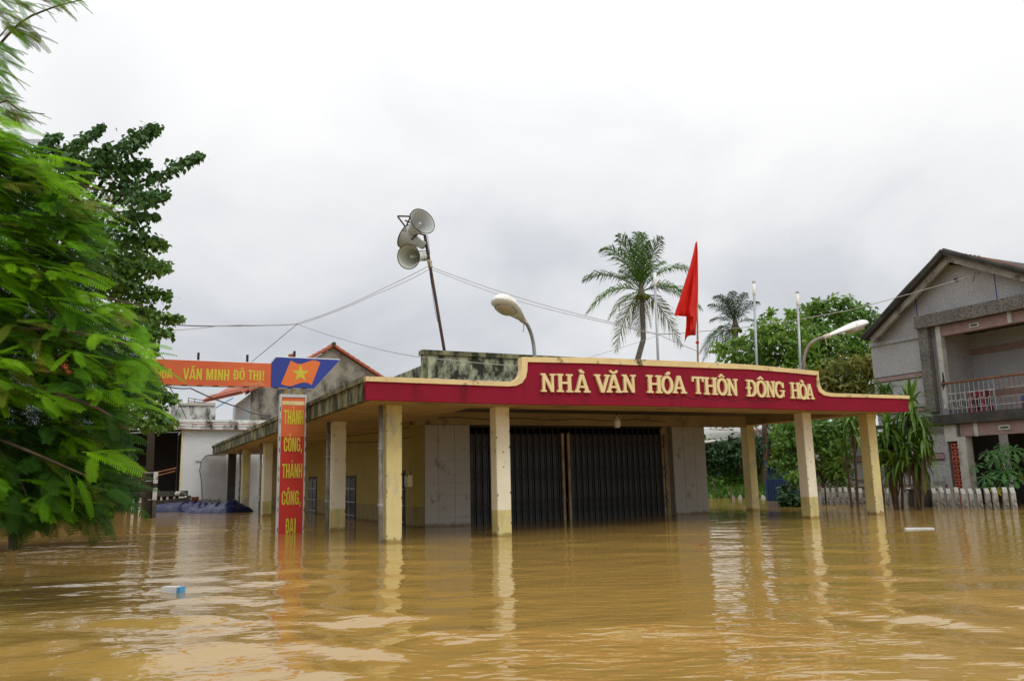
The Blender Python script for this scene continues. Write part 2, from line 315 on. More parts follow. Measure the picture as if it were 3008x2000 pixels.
# ------------------------------------------------------------------ the hall
hall = Thing('community_hall', 'flooded yellow hall with red lettered fascia, columned canopy and folding steel gate', 'building', (0, 0, BED))
def column(a0, b0, m, w=.30, d=.30, top=2.575, label=None):
    hall.part('column', MB().cbox(a0, a0 + w, b0, b0 + d, BED, top), m, label=label)
column(-.155, 0, 'yellow_paint', .31); column(2.14, 0, 'cream_paint', .31); column(10.545, 0, 'cream_paint', .29); column(12.805, 0, 'yellow_paint', .30)
for bb, m in ((4.42, 'cream_paint'), (9.2, 'cream_paint'), (15.17, 'cream_paint'), (21.0, 'yellow_paint')): column(-.14, bb, m, .31)
column(12.5, 4.2, 'yellow_paint', .29)
hall.part('column', MB().cbox(-.15, .2, 26.2, 26.5, BED, 2.575), 'dark_mould', label='dark mouldy end column of the side canopy')
for a0, w, b0 in ((-.155, .31, 0), (2.14, .31, 0), (10.545, .29, 0), (12.805, .30, 0), (-.14, .31, 4.42)):
    cm_ = MB()
    for k in range(16):
        z = random.uniform(.05, 2.5); side = random.choice((0, 1)); r = random.uniform(.006, .02); ax = a0 + (r * .8 if side == 0 else w - r * .8)
        cm_.prism([[(ax + r * random.uniform(.6, 1) * math.cos(t), z + 1.6 * r * random.uniform(.6, 1.1) * math.sin(t)) for t in np.linspace(0, 6.28, 7)[:-1]]], lambda p, d: (p[0], d, p[1]), b0 - .003, b0 + .004)
    for zz_ in ((1.66, 1.36) if a0 in (2.14, 10.545) else (.08,)): cm_.prism([[(a0 + w * .5 + .014 * math.cos(t), zz_ + .018 * math.sin(t)) for t in np.linspace(0, 6.28, 8)[:-1]]], lambda p, d: (p[0], d, p[1]), b0 - .003, b0 + .004)
    hall.part('paint_chips', cm_, 'chip', kind='stuff')
# fascia: red panel with a yellow moulded edge
FB = -.82
bot = [(1075.7, 1174), (1500, 1186.5), (1856, 1190.5), (2200, 1198), (2386, 1204.5), (2669, 1209)]
outer = [(2669, 1162), (2560, 1158.5), (2445, 1155), (2424, 1151.5), (2412, 1143), (2406, 1130), (2403, 1110), (2402, 1090.5), (2300, 1080.5), (2200, 1071), (2053, 1063.5), (1895, 1056.5), (1737, 1050.8), (1531, 1049),
         (1531, 1085), (1527, 1102), (1519, 1113), (1505, 1120), (1488, 1121.5), (1381, 1117.5), (1257, 1111.5), (1073.5, 1105.5)]
inner = [(2669, 1171.5), (2560, 1168), (2440, 1165), (2418, 1161), (2404, 1151), (2398, 1135), (2397, 1102.5), (2300, 1093), (2200, 1085), (2053, 1080), (1895, 1074), (1737, 1067.5), (1548, 1063.5),
         (1547, 1090), (1543, 1109), (1532, 1125), (1515, 1133), (1490, 1135), (1381, 1131), (1257, 1126.5), (1075, 1119.5)]
Lo = lambda q, b=FB: (lambda v: (v[0], v[2]))(atb(*q, b))
po = [Lo(q) for q in outer]; pi_ = [Lo(q) for q in inner]; pb = [Lo(q) for q in bot]
fx = lambda p, d: (p[0], d, p[1])
a0f, a1f = pb[0][0], pb[-1][0]
panel = hall.part('fascia_panel', MB().prism([pb + pi_], fx, FB, FB + .12), 'red_paint', label='dark red fascia panel')
hall.part('fascia_trim', MB().prism([po + pi_[::-1]], fx, FB - .03, FB + .14), 'trim', label='yellow moulded edging')
# slab-serif letters of the name, each a part of the fascia
def arc(cx, cy, rx, ry, a0, a1, n=14): return [(cx + rx * math.cos(math.radians(a0 + (a1 - a0) * i / n)), cy + ry * math.sin(math.radians(a0 + (a1 - a0) * i / n))) for i in range(n + 1)]
GL = {'N': [[(0, 0), (.36, 0), (.36, .1), (.27, .1), (.27, .66), (.66, 0), (.85, 0), (.85, .9), (.97, .9), (.97, 1), (.6, 1), (.6, .9), (.69, .9), (.69, .34), (.30, 1), (0, 1), (0, .9), (.1, .9), (.1, .1), (0, .1)]],
      'H': [[(0, 0), (.4, 0), (.4, .1), (.31, .1), (.31, .45), (.66, .45), (.66, .1), (.57, .1), (.57, 0), (.97, 0), (.97, .1), (.87, .1), (.87, .9), (.97, .9), (.97, 1), (.57, 1), (.57, .9), (.66, .9), (.66, .57), (.31, .57), (.31, .9), (.4, .9), (.4, 1), (0, 1), (0, .9), (.1, .9), (.1, .1), (0, .1)]],
      'A': [[(0, 0), (.36, 0), (.36, .1), (.27, .1), (.31, .25), (.64, .25), (.68, .1), (.6, .1), (.6, 0), (1, 0), (1, .1), (.91, .1), (.6, 1), (.38, 1), (.09, .1), (0, .1)], [(.35, .36), (.61, .36), (.48, .76)]],
      'V': [[(0, 1), (0, .9), (.08, .9), (.4, 0), (.6, 0), (.92, .9), (1, .9), (1, 1), (.64, 1), (.64, .9), (.73, .9), (.53, .28), (.3, .9), (.38, .9), (.38, 1)]],
      'T': [[(.3, 0), (.7, 0), (.7, .1), (.61, .1), (.61, .88), (.82, .88), (.86, .7), (.97, .7), (.97, 1), (.03, 1), (.03, .7), (.14, .7), (.18, .88), (.39, .88), (.39, .1), (.3, .1)]],
      'O': [arc(.5, .5, .5, .53, 0, 345, 23), arc(.5, .5, .26, .38, 0, 345, 23)],
      'D': [[(0, 0)] + arc(.48, .5, .5, .5, -90, 90) + [(0, 1), (0, .9), (.12, .9), (.12, .57), (0, .57), (0, .45), (.12, .45), (.12, .1), (0, .1)], [(.33, .12)] + arc(.46, .5, .26, .38, -90, 90) + [(.33, .88), (.33, .57), (.45, .57), (.45, .45), (.33, .45)]],
      'G': [arc(.5, .5, .5, .52, 38, 318, 22) + [(.86, .06), (.93, .06), (.93, .38), (1.0, .38), (1.0, .48), (.56, .48), (.56, .38), (.72, .38), (.72, .26)] + arc(.5, .5, .27, .38, 310, 48, 18) + [(.8, .62), (.93, .62), (.93, .95), (.86, .95)]]}
ACC = {'grave': [[(.30, 1.24), (.44, 1.27), (.66, 1.12), (.62, 1.05), (.36, 1.08)]], 'acute': [[(.66, 1.27), (.80, 1.22), (.72, 1.08), (.42, 1.06), (.42, 1.12)]],
       'breve': [arc(.5, 1.22, .27, .18, 180, 360, 10) + arc(.5, 1.25, .16, .10, 360, 180, 8)], 'hat': [[(.22, 1.08), (.34, 1.05), (.5, 1.14), (.66, 1.05), (.78, 1.08), (.5, 1.28)]]}
z5 = lambda x, y: (1500 + x / 2.5286, 980 + y / 2.529); z6 = lambda x, y: (2050 + x / 2.5286, 980 + y / 2.529)
LET = [(z5, 'N', 220, 328, 300, 432, 0), (z5, 'H', 338, 456, 303, 434, 0), (z5, 'A', 468, 580, 305, 436, 'grave'), (z5, 'V', 618, 730, 307, 437, 0), (z5, 'A', 705, 815, 307, 437, 'breve'), (z5, 'N', 825, 923, 308, 437, 0),
       (z5, 'H', 1006, 1117, 312, 440, 0), (z5, 'O', 1113, 1196, 318, 444, 'acute'), (z5, 'A', 1195, 1293, 316, 443, 0), (z5, 'T', 1342, 1424, 322, 447, 0), (z5, 'H', 1430, 1525, 328, 453, 0), (z5, 'O', 1526, 1598, 335, 456, 'hat'), (z5, 'N', 1601, 1678, 338, 460, 0),
       (z6, 'D', 357, 425, 345, 467, 0), (z6, 'O', 427, 496, 352, 470, 'hat'), (z6, 'N', 500, 562, 355, 472, 0), (z6, 'G', 564, 630, 359, 476, 0), (z6, 'H', 683, 748, 365, 482, 0), (z6, 'O', 747, 798, 375, 487, 'grave'), (z6, 'A', 796, 848, 375, 487, 0)]
for zf, ch, x0, x1, y0, y1, ac in LET:
    p0 = atb(*zf(x0, y1), FB); p1 = atb(*zf(x1, y0), FB); mbl = MB()
    T = lambda p, d: (p0[0] + p[0] * (p1[0] - p0[0]), d, p0[2] + p[1] * (p1[2] - p0[2]))
    mbl.prism(GL[ch], T, FB - .05, FB + .01)
    if ac: mbl.prism(ACC[ac], T, FB - .05, FB + .01)
    hall.part('letter', mbl, 'letter_paint', panel)
ck = [atb(1905 + i * 18 , 1165 + i * .62 + 3.2 * math.sin(i * 1.9) + 2 * math.sin(i * 4.1), FB - .002) for i in range(22)]
hall.part('fascia_crack', MB().tube(ck, .006, 4), 'black', panel)
# side fascia: mossy concrete slabs with a coping
EA = -.80; nb = 10; bs = [FB + .125 + (27.2 - FB) * (i / nb) for i in range(nb + 1)]
for i in range(nb):
    j = .012 * math.sin(i * 7.)
    sl = hall.part('fascia_slab', MB().box(EA + j, EA + .14, bs[i] + .006, bs[i + 1] - .006, 2.58 + .008 * math.sin(i * 3), 2.90), 'moss_concrete')
    hall.part('coping', MB().box(EA - .05 + j, EA + .2, bs[i], bs[i + 1] - .004, 2.903, 3.0 + .01 * math.sin(i * 5)), 'moss_concrete', sl)
# roof slab, soffits, ceiling, beams
hall.part('roof_slab', MB().box(EA + .141, 1.7, FB + .121, 27.3, 2.66, 2.95), 'moss_concrete')
hall.part('roof_slab', MB().box(1.701, a1f, FB + .121, 5.2, 2.90, 2.975), 'moss_concrete', label='weathered roof slab over the front porch')
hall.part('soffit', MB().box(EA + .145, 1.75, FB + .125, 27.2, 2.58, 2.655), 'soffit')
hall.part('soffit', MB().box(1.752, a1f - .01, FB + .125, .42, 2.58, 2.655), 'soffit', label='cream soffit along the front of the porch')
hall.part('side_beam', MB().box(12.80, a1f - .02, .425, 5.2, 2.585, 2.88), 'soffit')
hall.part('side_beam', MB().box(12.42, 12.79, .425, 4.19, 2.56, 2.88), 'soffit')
cm = MB(); aa = np.arange(1.76, 12.41, .035); n_ = len(aa)
cm.add([(a, b, 2.83 + .012 * (1 if i % 2 else -1)) for b in (.43, 4.09) for i, a in enumerate(aa)], [(i, i + 1, n_ + i + 1, n_ + i) for i in range(n_ - 1)])
hall.part('corrugated_ceiling', cm, 'corrugated')
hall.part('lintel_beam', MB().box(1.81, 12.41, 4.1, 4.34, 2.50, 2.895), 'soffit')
# walls
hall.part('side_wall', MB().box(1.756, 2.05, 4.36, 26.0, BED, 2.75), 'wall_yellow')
hall.part('pier', MB().box(2.052, 3.28, 4.14, 4.4, BED, 2.495), 'grout'); hall.part('pier', MB().box(9.6, 10.78, 4.12, 4.42, BED, 2.495), 'grout')
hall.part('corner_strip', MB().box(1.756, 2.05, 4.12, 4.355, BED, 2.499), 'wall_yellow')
def tiles(a0, a1, b, zs, as_):
    for i in range(len(as_) - 1):
        for j in range(len(zs) - 1):
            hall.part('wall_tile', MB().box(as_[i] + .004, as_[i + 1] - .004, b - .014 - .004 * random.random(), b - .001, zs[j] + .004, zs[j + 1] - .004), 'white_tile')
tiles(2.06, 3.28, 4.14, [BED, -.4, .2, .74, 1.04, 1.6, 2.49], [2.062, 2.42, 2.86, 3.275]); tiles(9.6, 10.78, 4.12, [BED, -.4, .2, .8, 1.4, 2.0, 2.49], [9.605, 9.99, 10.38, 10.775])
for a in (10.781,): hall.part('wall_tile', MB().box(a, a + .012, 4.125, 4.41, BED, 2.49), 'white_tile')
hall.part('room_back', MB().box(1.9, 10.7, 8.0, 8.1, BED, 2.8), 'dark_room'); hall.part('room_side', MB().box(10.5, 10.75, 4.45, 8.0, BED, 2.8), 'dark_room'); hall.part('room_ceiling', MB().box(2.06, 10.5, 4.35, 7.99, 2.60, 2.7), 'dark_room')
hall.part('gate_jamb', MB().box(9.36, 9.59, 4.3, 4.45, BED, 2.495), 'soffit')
# folding gate: each slat a part, scissor lattice between
GB = 4.30; SLA = np.concatenate([np.arange(3.33, 6.02, .187), np.arange(6.30, 9.34, .187)])
sm = MB().box(-.008, .008, -.035, .035, BED, 2.49).box(.01, .155, .01, .018, BED, 2.28).box(.012, .04, -.012, .009, BED, 2.28).box(.125, .153, -.012, .009, BED, 2.28).mesh('gate_slat')
lm = MB()                                     # one scissor pair, about 0.42 m tall
for z0, z1 in ((-.21, 0), (0, .21)):
    for (xa, xb) in ((0, .187), (.187, 0)):
        y = -.046 if xa else -.040
        lm.tube([(xa, y, z0), (.5 * (xa + xb) + (.03 if xb else -.03), y, .5 * (z0 + z1)), (xb, y, z1)], .008, 4)
lm = lm.mesh('gate_lattice')
for a in SLA:
    o = link('gate_slat', sm, 'gate_steel', hall.e); o.location = (a, GB, 1.0)
    for zc in (.42, 1.22, 2.06):
        l = link('gate_lattice', lm, 'gate_steel', o); l.location = (0, 0, zc)
for a in (6.04, 6.22): hall.part('gate_post', MB().box(a - .035, a + .035, GB - .09, GB - .03, BED, 2.3), 'gate_post')
hall.part('gate_lock', MB().box(6.09, 6.17, GB - .12, GB - .05, .46, .58).box(6.10, 6.16, GB - .11, GB - .05, .1, .16), 'black')
hall.part('gate_track', MB().box(3.29, 9.355, GB - .06, GB + .06, 2.44, 2.495), 'black')
# windows in the side wall
def window(b0, b1, zt):
    f = hall.part('window', MB().box(1.745, 1.799, b0, b1, BED, zt), 'black'); gm = MB()
    hall.part('pane', MB().box(1.735, 1.744, b0 + .08, b1 - .08, BED, zt - .08), 'glass', f)
    for z in (-.3, .1, .5, .9): gm.box(1.715, 1.734, b0 + .05, b1 - .05, z, z + .03)
    hall.part('grille', gm.box(1.715, 1.734, (b0 + b1) / 2 - .02, (b0 + b1) / 2 + .02, BED, zt - .05), 'galv', f)
window(9.5, 11.0, 1.32); window(15.1, 16.6, 1.34); window(4.72, 5.5, 1.39); window(20, 21.4, 1.34)
# rain pipes, meter box, hanging bulb, wiring
def pipe(a, b, r=.045):
    q = hall.part('rain_pipe', MB().tube([(a, b, BED), (a, b, 2.57)], r, 10), 'pipe', smooth=True)
    for z in (.7, 1.75): hall.part('pipe_clip', MB().lathe((a, b, z - .03), (0, 0, 1), [(r, 0), (r + .012, 0), (r + .012, .05), (r, .05)], 10), 'galv', q)
for b in (.10, 4.55, 15.3, 21.1): pipe(-.235, b)
q = hall.part('meter_box', MB().box(1.62, 1.755, 4.14, 4.30, .98, 1.26), 'sign_cream'); hall.part('meter_cover', MB().box(1.59, 1.619, 4.16, 4.28, 1.0, 1.24), 'pale_trim', q)
pL = atb(1813, 1245, 2.2)
q = hall.part('porch_bulb', MB().lathe((pL[0], 2.2, pL[2] - .10), (0, 0, 1), [(0, 0), (.05, .005), (.085, .05), (.09, .16), (.08, .20), (.04, .24), (.03, .30), (0, .30)], 16), 'lamp_white', smooth=True)
hall.part('bulb_cord', MB().tube([(pL[0], 2.2, pL[2] + .2), (pL[0], 2.2, 2.83)], .012, 6), 'cable_dark', q)
for pts in ([(-.1, 5.0, 2.2), (.9, 4.7, 2.3), (1.78, 4.4, 2.45)], [(-.1, 4.6, 2.1), (.8, 4.5, 2.02), (1.78, 4.3, 2.2)], [(1.79, 4.3, 2.5), (1.77, 4.28, 1.6), (1.75, 4.25, 1.27)], [(.15, .2, 1.75), (.9, 2.5, 1.3), (1.66, 4.2, 1.22)]):
    hall.part('house_wire', MB().tube(bez(pts[0], pts[1], pts[2], 8), .009, 5), 'cable_dark')
hall.part('house_wire', MB().tube([(2.4 + i * .5, 4.085, 2.66 + .03 * math.sin(i * 1.7)) for i in range(15)], .008, 5), 'cable_dark')
# upper parapet over the hall roof
up = hall.part('roof_parapet', MB().box(2.03, 11.0, 4.1, 4.3, 2.98, 4.26), 'peeled_parapet', label='mossy peeling parapet above the roof')
hall.part('parapet_coping', MB().box(1.99, 11.05, 4.05, 4.36, 4.262, 4.38), 'moss_concrete', up)
hall.part('parapet_pilaster', MB().box(2.02, 2.13, 4.06, 4.098, 2.98, 4.259), 'moss_concrete', up)
hall.part('roof_parapet', MB().box(2.03, 2.25, 4.302, 26, 2.98, 4.0), 'peeled_parapet')
rs = MB()
for i in range(24):
    a = .55 + i * .068 + random.uniform(-.02, .02); rs.box(a, a + .05, FB + .2, FB + .6, 2.975, 3.02 + random.uniform(0, .03))
hall.part('roof_debris', rs, 'galv')

# ------------------------------------------------------------------ slogan sign: upright board and cross board on yellow posts
def text_mb(body, fn, width, height, bold=.02, spacing=1.0):
    """flat lettering from the built-in font, fitted to width x height, mapped by fn(x, y, d)"""
    cu = bpy.data.curves.new('t', 'FONT'); cu.body = body; cu.offset = bold; cu.space_character = spacing; cu.resolution_u = 3; cu.fill_mode = 'FRONT'
    ob = bpy.data.objects.new('t', cu); COL.objects.link(ob); dg = bpy.context.evaluated_depsgraph_get(); me = bpy.data.meshes.new_from_object(ob.evaluated_get(dg))
    vs = [v.co.copy() for v in me.vertices]; fs = [tuple(p.vertices) for p in me.polygons]; bpy.data.objects.remove(ob); bpy.data.curves.remove(cu); bpy.data.meshes.remove(me)
    x0 = min(v.x for v in vs); x1 = max(v.x for v in vs); cap = .70
    m = MB(); m.add([fn((v.x - x0) / (x1 - x0) * width, v.y / cap * height, 0) for v in vs], fs); return m
SANS = {'T': [[(.36, 0), (.66, 0), (.66, .84), (1, .84), (1, 1), (.02, 1), (.02, .84), (.36, .84)]],
    'H': [[(.02, 0), (.34, 0), (.34, .41), (.66, .41), (.66, 0), (.98, 0), (.98, 1), (.66, 1), (.66, .58), (.34, .58), (.34, 1), (.02, 1)]],
    'N': [[(.02, 0), (.32, 0), (.32, .55), (.67, 0), (.98, 0), (.98, 1), (.68, 1), (.68, .45), (.33, 1), (.02, 1)]],
    'A': [[(-.03, 0), (.27, 0), (.32, .18), (.68, .18), (.73, 0), (1.03, 0), (.69, 1), (.31, 1)], [(.37, .34), (.63, .34), (.5, .78)]],
    'V': [[(-.03, 1), (.27, 1), (.5, .3), (.73, 1), (1.03, 1), (.67, 0), (.33, 0)]],
    'O': [arc(.5, .72, .48, .29, 0, 180, 8) + arc(.5, .28, .48, .29, 180, 360, 8), arc(.5, .74, .17, .12, 0, 180, 6) + arc(.5, .26, .17, .12, 180, 360, 6)],
    'C': [arc(.5, .72, .48, .29, 0, 180, 8) + arc(.5, .28, .48, .29, 180, 360, 8) + [(.98, .40), (.67, .40)] + arc(.5, .26, .17, .12, 360, 180, 6) + arc(.5, .74, .17, .12, 180, 0, 6) + [(.67, .64), (.98, .64)]],
    'G': [arc(.5, .72, .48, .29, 0, 180, 8) + arc(.5, .28, .48, .29, 180, 325, 7) + [(.94, 0), (.98, 0), (.98, .52), (.54, .52), (.54, .38), (.67, .38)] + arc(.5, .26, .17, .12, 360, 180, 6) + arc(.5, .74, .17, .12, 180, 0, 6) + [(.67, .66), (.98, .66)]],
    'D': [[(.1, 0)] + arc(.6, .3, .38, .3, -90, 0, 6) + arc(.6, .7, .38, .3, 0, 90, 6) + [(.1, 1), (.1, .58), (-.04, .58), (-.04, .44), (.1, .44)], [(.4, .17)] + arc(.5, .3, .18, .13, -90, 0, 5) + arc(.5, .7, .18, .13, 0, 90, 5) + [(.4, .83), (.4, .58), (.52, .58), (.52, .44), (.4, .44)]],
    'I': [[(.15, 0), (.85, 0), (.85, 1), (.15, 1)]], 'M': [[(.02, 0), (.25, 0), (.25, .6), (.42, 0), (.58, 0), (.75, .6), (.75, 0), (.98, 0), (.98, 1), (.66, 1), (.5, .42), (.34, 1), (.02, 1)]],
    '!': [[(.3, .28), (.7, .28), (.85, 1), (.15, 1)]], ',': [[(.1, -.16), (.5, -.16), (.8, .2), (.25, .2)]]}
WID = {'I': .55, 'M': 1.3, '!': .5, ',': .45, ' ': .5, 'A': 1.06, 'T': .95}
SACC = {'`': [[(.22, 1.24), (.5, 1.24), (.66, 1.06), (.46, 1.06)]], "'": [[(.54, 1.26), (.82, 1.26), (.56, 1.06), (.36, 1.06)]], '^': [[(.2, 1.06), (.38, 1.06), (.5, 1.15), (.62, 1.06), (.8, 1.06), (.62, 1.26), (.38, 1.26)]],
    'u': [arc(.5, 1.26, .3, .2, 180, 360, 8) + arc(.5, 1.26, .14, .07, 360, 180, 6)], '.': [[(.25, -.22), (.75, -.22), (.75, -.06), (.25, -.06)]], '.!': [[(.2, 0), (.8, 0), (.8, .2), (.2, .2)]]}
def sans_words(parent, thing, text, x0, x1, z0, z1, y, m='sign_yellow'):
    """text: letters, each followed by its accent mark if any; one part per letter"""
    items = []
    for ch in text:
        if ch in "`'^u." : items[-1][1].append(ch)
        else: items.append([ch, []])
    gap = .1; tot = sum(WID.get(c, 1.) + gap for c, _ in items) - gap; sc_ = (x1 - x0) / tot; x = x0
    for c, acs in items:
        w = WID.get(c, 1.)
        if c != ' ':
            T = lambda p, d: (x + p[0] * w * sc_, d, z0 + p[1] * (z1 - z0)); g_ = MB().prism(SANS[c], T, y, y + .003)
            for a_ in acs + (['.!'] if c == '!' else []): g_.prism(SACC[a_], T, y, y + .003)
            thing.part('letter', g_, m, parent)
        x += (w + gap) * sc_
SB = 4.3; P = lambda x, y, b=SB: atb(x, y, b)
sg = Thing('slogan_sign', 'red and blue slogan sign standing in the water beside the hall', 'sign', (-1.14, SB, BED))
xa, xb = -1.44, -.83; TILT = lambda z: 0.0
vb = sg.part('upright_board', MB().box(xa + .035, xb - .035, SB - .02, SB + .12, BED, 3.12), 'sign_red')
sg.part('board_panel', MB().box(xa + .036, xb - .036, SB - .026, SB - .021, 2.2, 3.115), 'sign_orange', vb)
sg.part('board_stripe', MB().box(xa + .05, xb - .05, SB - .031, SB - .027, 2.94, 3.03), 'sign_cream', vb)
for x0, x1 in ((xa, xa + .034), (xb - .034, xb)): sg.part('board_frame', MB().box(x0, x1, SB - .04, SB + .14, BED, 3.19), 'sign_frame', vb)
sg.part('board_frame', MB().box(xa + .035, xb - .035, SB - .04, SB + .14, 3.121, 3.19), 'sign_frame', vb)
for x in (xa + .005, xb - .012):
    for k in range(9): sg.part('frame_clip', MB().box(x, x + .012, SB - .05, SB - .041, .1 + k * .34 + .05 * math.sin(k * 3 + x), .2 + k * .34 + .05 * math.sin(k * 3 + x)), 'black', vb)
for txt, y0, y1, x0, x1 in (('THA`NH', 1205, 1246, 832, 891.5), ('CO^NG,', 1284, 1326, 832, 888), ('THA`NH', 1361, 1404, 827, 887.5), ('CO^NG,', 1440, 1483, 826, 884), ('DA.I', 1521, 1566, 837, 869)):
    p0 = P(x0, y1); p1 = P(x1, y0); sans_words(vb, sg, txt, p0[0], p1[0], p0[2], p1[2], SB - .036)
for k, px in enumerate((841, 865, 888)):
    a = P(px, 1150)[0]; sg.part('post', MB().tube([(a, SB + .05, 3.0), (a, SB + .05, 4.05)], .022, 8), 'yellow_pipe', smooth=True)
zb, zt = 3.345, 3.90
cbm = sg.part('cross_board', MB().box(-6.4, -1.66, SB - .02, SB + .12, zb, zt), 'sign_orange')
bl4 = [(-1.655, zb), (-.66, zb), (-.05, 4.055), (-1.55, 4.055), (-1.655, 3.92)]
ar = sg.part('arrow_panel', MB().prism([bl4], fx, SB - .022, SB + .12), 'sign_blue')
lw = .02
edge = [(-6.4, zb), (-.66, zb), (-.045, 4.06), (-1.56, 4.06), (-1.68, zt), (-6.4, zt)]
for i in range(5):
    (x0, z0), (x1, z1) = edge[i], edge[i + 1]
    sg.part('board_frame', MB().tube([(x0, SB + .01, z0), (x1, SB + .01, z1)], .022 if i else .028, 6), 'sign_frame', cbm if i in (0, 4) else ar)
for k in range(16): sg.part('frame_clip', MB().box(-5.9 + k * .33, -5.78 + k * .33, SB - .03, SB - .022, zb - .016, zb + .002), 'black', cbm)
fl = [(-1.43, 3.43)] + [(-1.43 + .72 * t, 3.43 - .05 * math.sin(t * 6.28)) for t in np.linspace(.1, .9, 9)] + [(-.72, 3.42)] + [(-.52, 3.97)] + [(-.52 - .68 * t, 3.97 + .05 * math.sin(t * 6.28 + .2)) for t in np.linspace(.1, .9, 9)] + [(-1.22, 3.99)]
sg.part('flag_print', MB().prism([fl], fx, SB - .027, SB - .023), 'sign_flag', ar)
st = [(-.985 + (.215 if i % 2 == 0 else .085) * math.sin(i * math.pi / 5), 3.69 + (.215 if i % 2 == 0 else .085) * math.cos(i * math.pi / 5)) for i in range(10)]
sg.part('star_print', MB().prism([st], fx, SB - .032, SB - .028), 'sign_yellow', ar)
for txt, x0, x1, y1, y0 in (("N HO'A", 432, 507, 1110, 1084), ('VuAN MINH'.replace('uA', 'Au'), 537, 674, 1114.5, 1086), ('DO^', 684, 719, 1115.5, 1088), ('THI.!', 728, 777, 1117, 1089)):
    p0 = P(x0, y1); p1 = P(x1, y0); sans_words(cbm, sg, txt, p0[0], p1[0], p0[2], p1[2], SB - .026)
p0 = P(712, 1131); p1 = P(776, 1126)
sg.part('small_lettering', text_mb('TỔ ÐOÀN KẾT SỐ 7', lambda x, y, d: (p0[0] + x, SB - .026, p0[2] + y), p1[0] - p0[0], p1[2] - p0[2], .0, 1), 'sign_cream', cbm, kind='stuff')
for px, z1 in ((584, 4.11), (729, 4.11), (868, 4.25)):
    a = P(px, 1050)[0]; sg.part('stub_post', MB().box(a - .025, a + .025, SB + .121, SB + .17, zb, z1), 'black')

# ------------------------------------------------------------------ loudspeaker mast on the hall roof
DB = 5.0; Q = lambda x, y, b=DB: atb(x, y, b)
ms = Thing('loudspeaker_mast', 'rusty leaning mast with three grey horn loudspeakers above the hall roof', 'loudspeaker', (Q(1305, 1028)[0], DB, 2.96))
mb_ = Q(1305, 1028); mt = Q(1248, 692); mdir = (mt - mb_).normalized()
ms.part('mast', MB().tube([mb_ - mdir * 1.63, mb_, mt], .042, 10), 'rust', smooth=True)
def horn(mouth, back, R, m, db=0.):
    """mouth / back: pixel centres; axis between them at the mast's depth"""
    p = Q(*mouth[:2], DB + mouth[2]); q = Q(*back[:2], DB + back[2]); d = p - q; L = d.length
    h = ms.part('horn', MB().lathe(q, d, [(.001, 0), (.10, 0), (.115, .03), (.115, L * .18), (.10, L * .22), (.12, L * .26), (R * .46, L * .45), (R * .60, L * .65), (R * .76, L * .83), (R * .9, L * .94), (R, L), (R - .012, L), (R * .86, L * .93), (R * .70, L * .82), (R * .54, L * .64), (R * .36, L * .42), (.001, L * .40)], 36), m, smooth=True)
    ms.part('horn_rim', MB().tube([p + (d.orthogonal().normalized() * math.cos(t) + d.normalized().cross(d.orthogonal().normalized()) * math.sin(t)) * R for t in np.linspace(0, 2 * math.pi, 37)], .012, 6), 'black', h)
    ms.part('horn_plug', MB().lathe(q + d * .45, d, [(.045, 0), (.04, L * .38), (.028, L * .40), (.001, L * .40)], 14), m, h, True)
    return h
horn((1241, 650, -.5), (1200, 690, .2), .37, 'horn_grey'); horn((1189, 694, .30), (1246, 722, -.05), .33, 'horn_grey'); horn((1200, 754, -.48), (1248, 754, .12), .325, 'horn_white')
br = MB()
for pts in ([(1168, 635), (1206, 636)], [(1168, 636), (1192, 668)], [(1206, 636), (1192, 668)], [(1205, 628), (1209, 640)], [(1190, 648), (1208, 655)]): br.tube([Q(*p, DB + .12) for p in pts], .022, 6)
ms.part('bracket', br, 'rust')
br = MB()
for pts in ([(1222, 684), (1252, 692)], [(1208, 704), (1230, 686)]): br.tube([Q(*p, DB - .02) for p in pts], .022, 6)
ms.part('bracket', br, 'rust')
for pts in ([(1230, 738), (1252, 738)], [(1234, 766), (1254, 765)]): ms.part('stay', MB().tube([Q(*p, DB - .02) for p in pts], .012, 6), 'rust')
ms.part('mast_wire', MB().tube([Q(1256, 690, DB - .06), Q(1262, 740, DB - .06), Q(1262, 800, DB - .06), Q(1276, 900, DB - .06), Q(1285, 945, DB - .06)], .007, 5), 'cable_dark')
ms.part('tied_rope', MB().lathe(Q(1263, 776), mdir, [(.05, -.1), (.065, -.08), (.06, 0), (.07, .08), (.05, .12)], 12), 'tape')

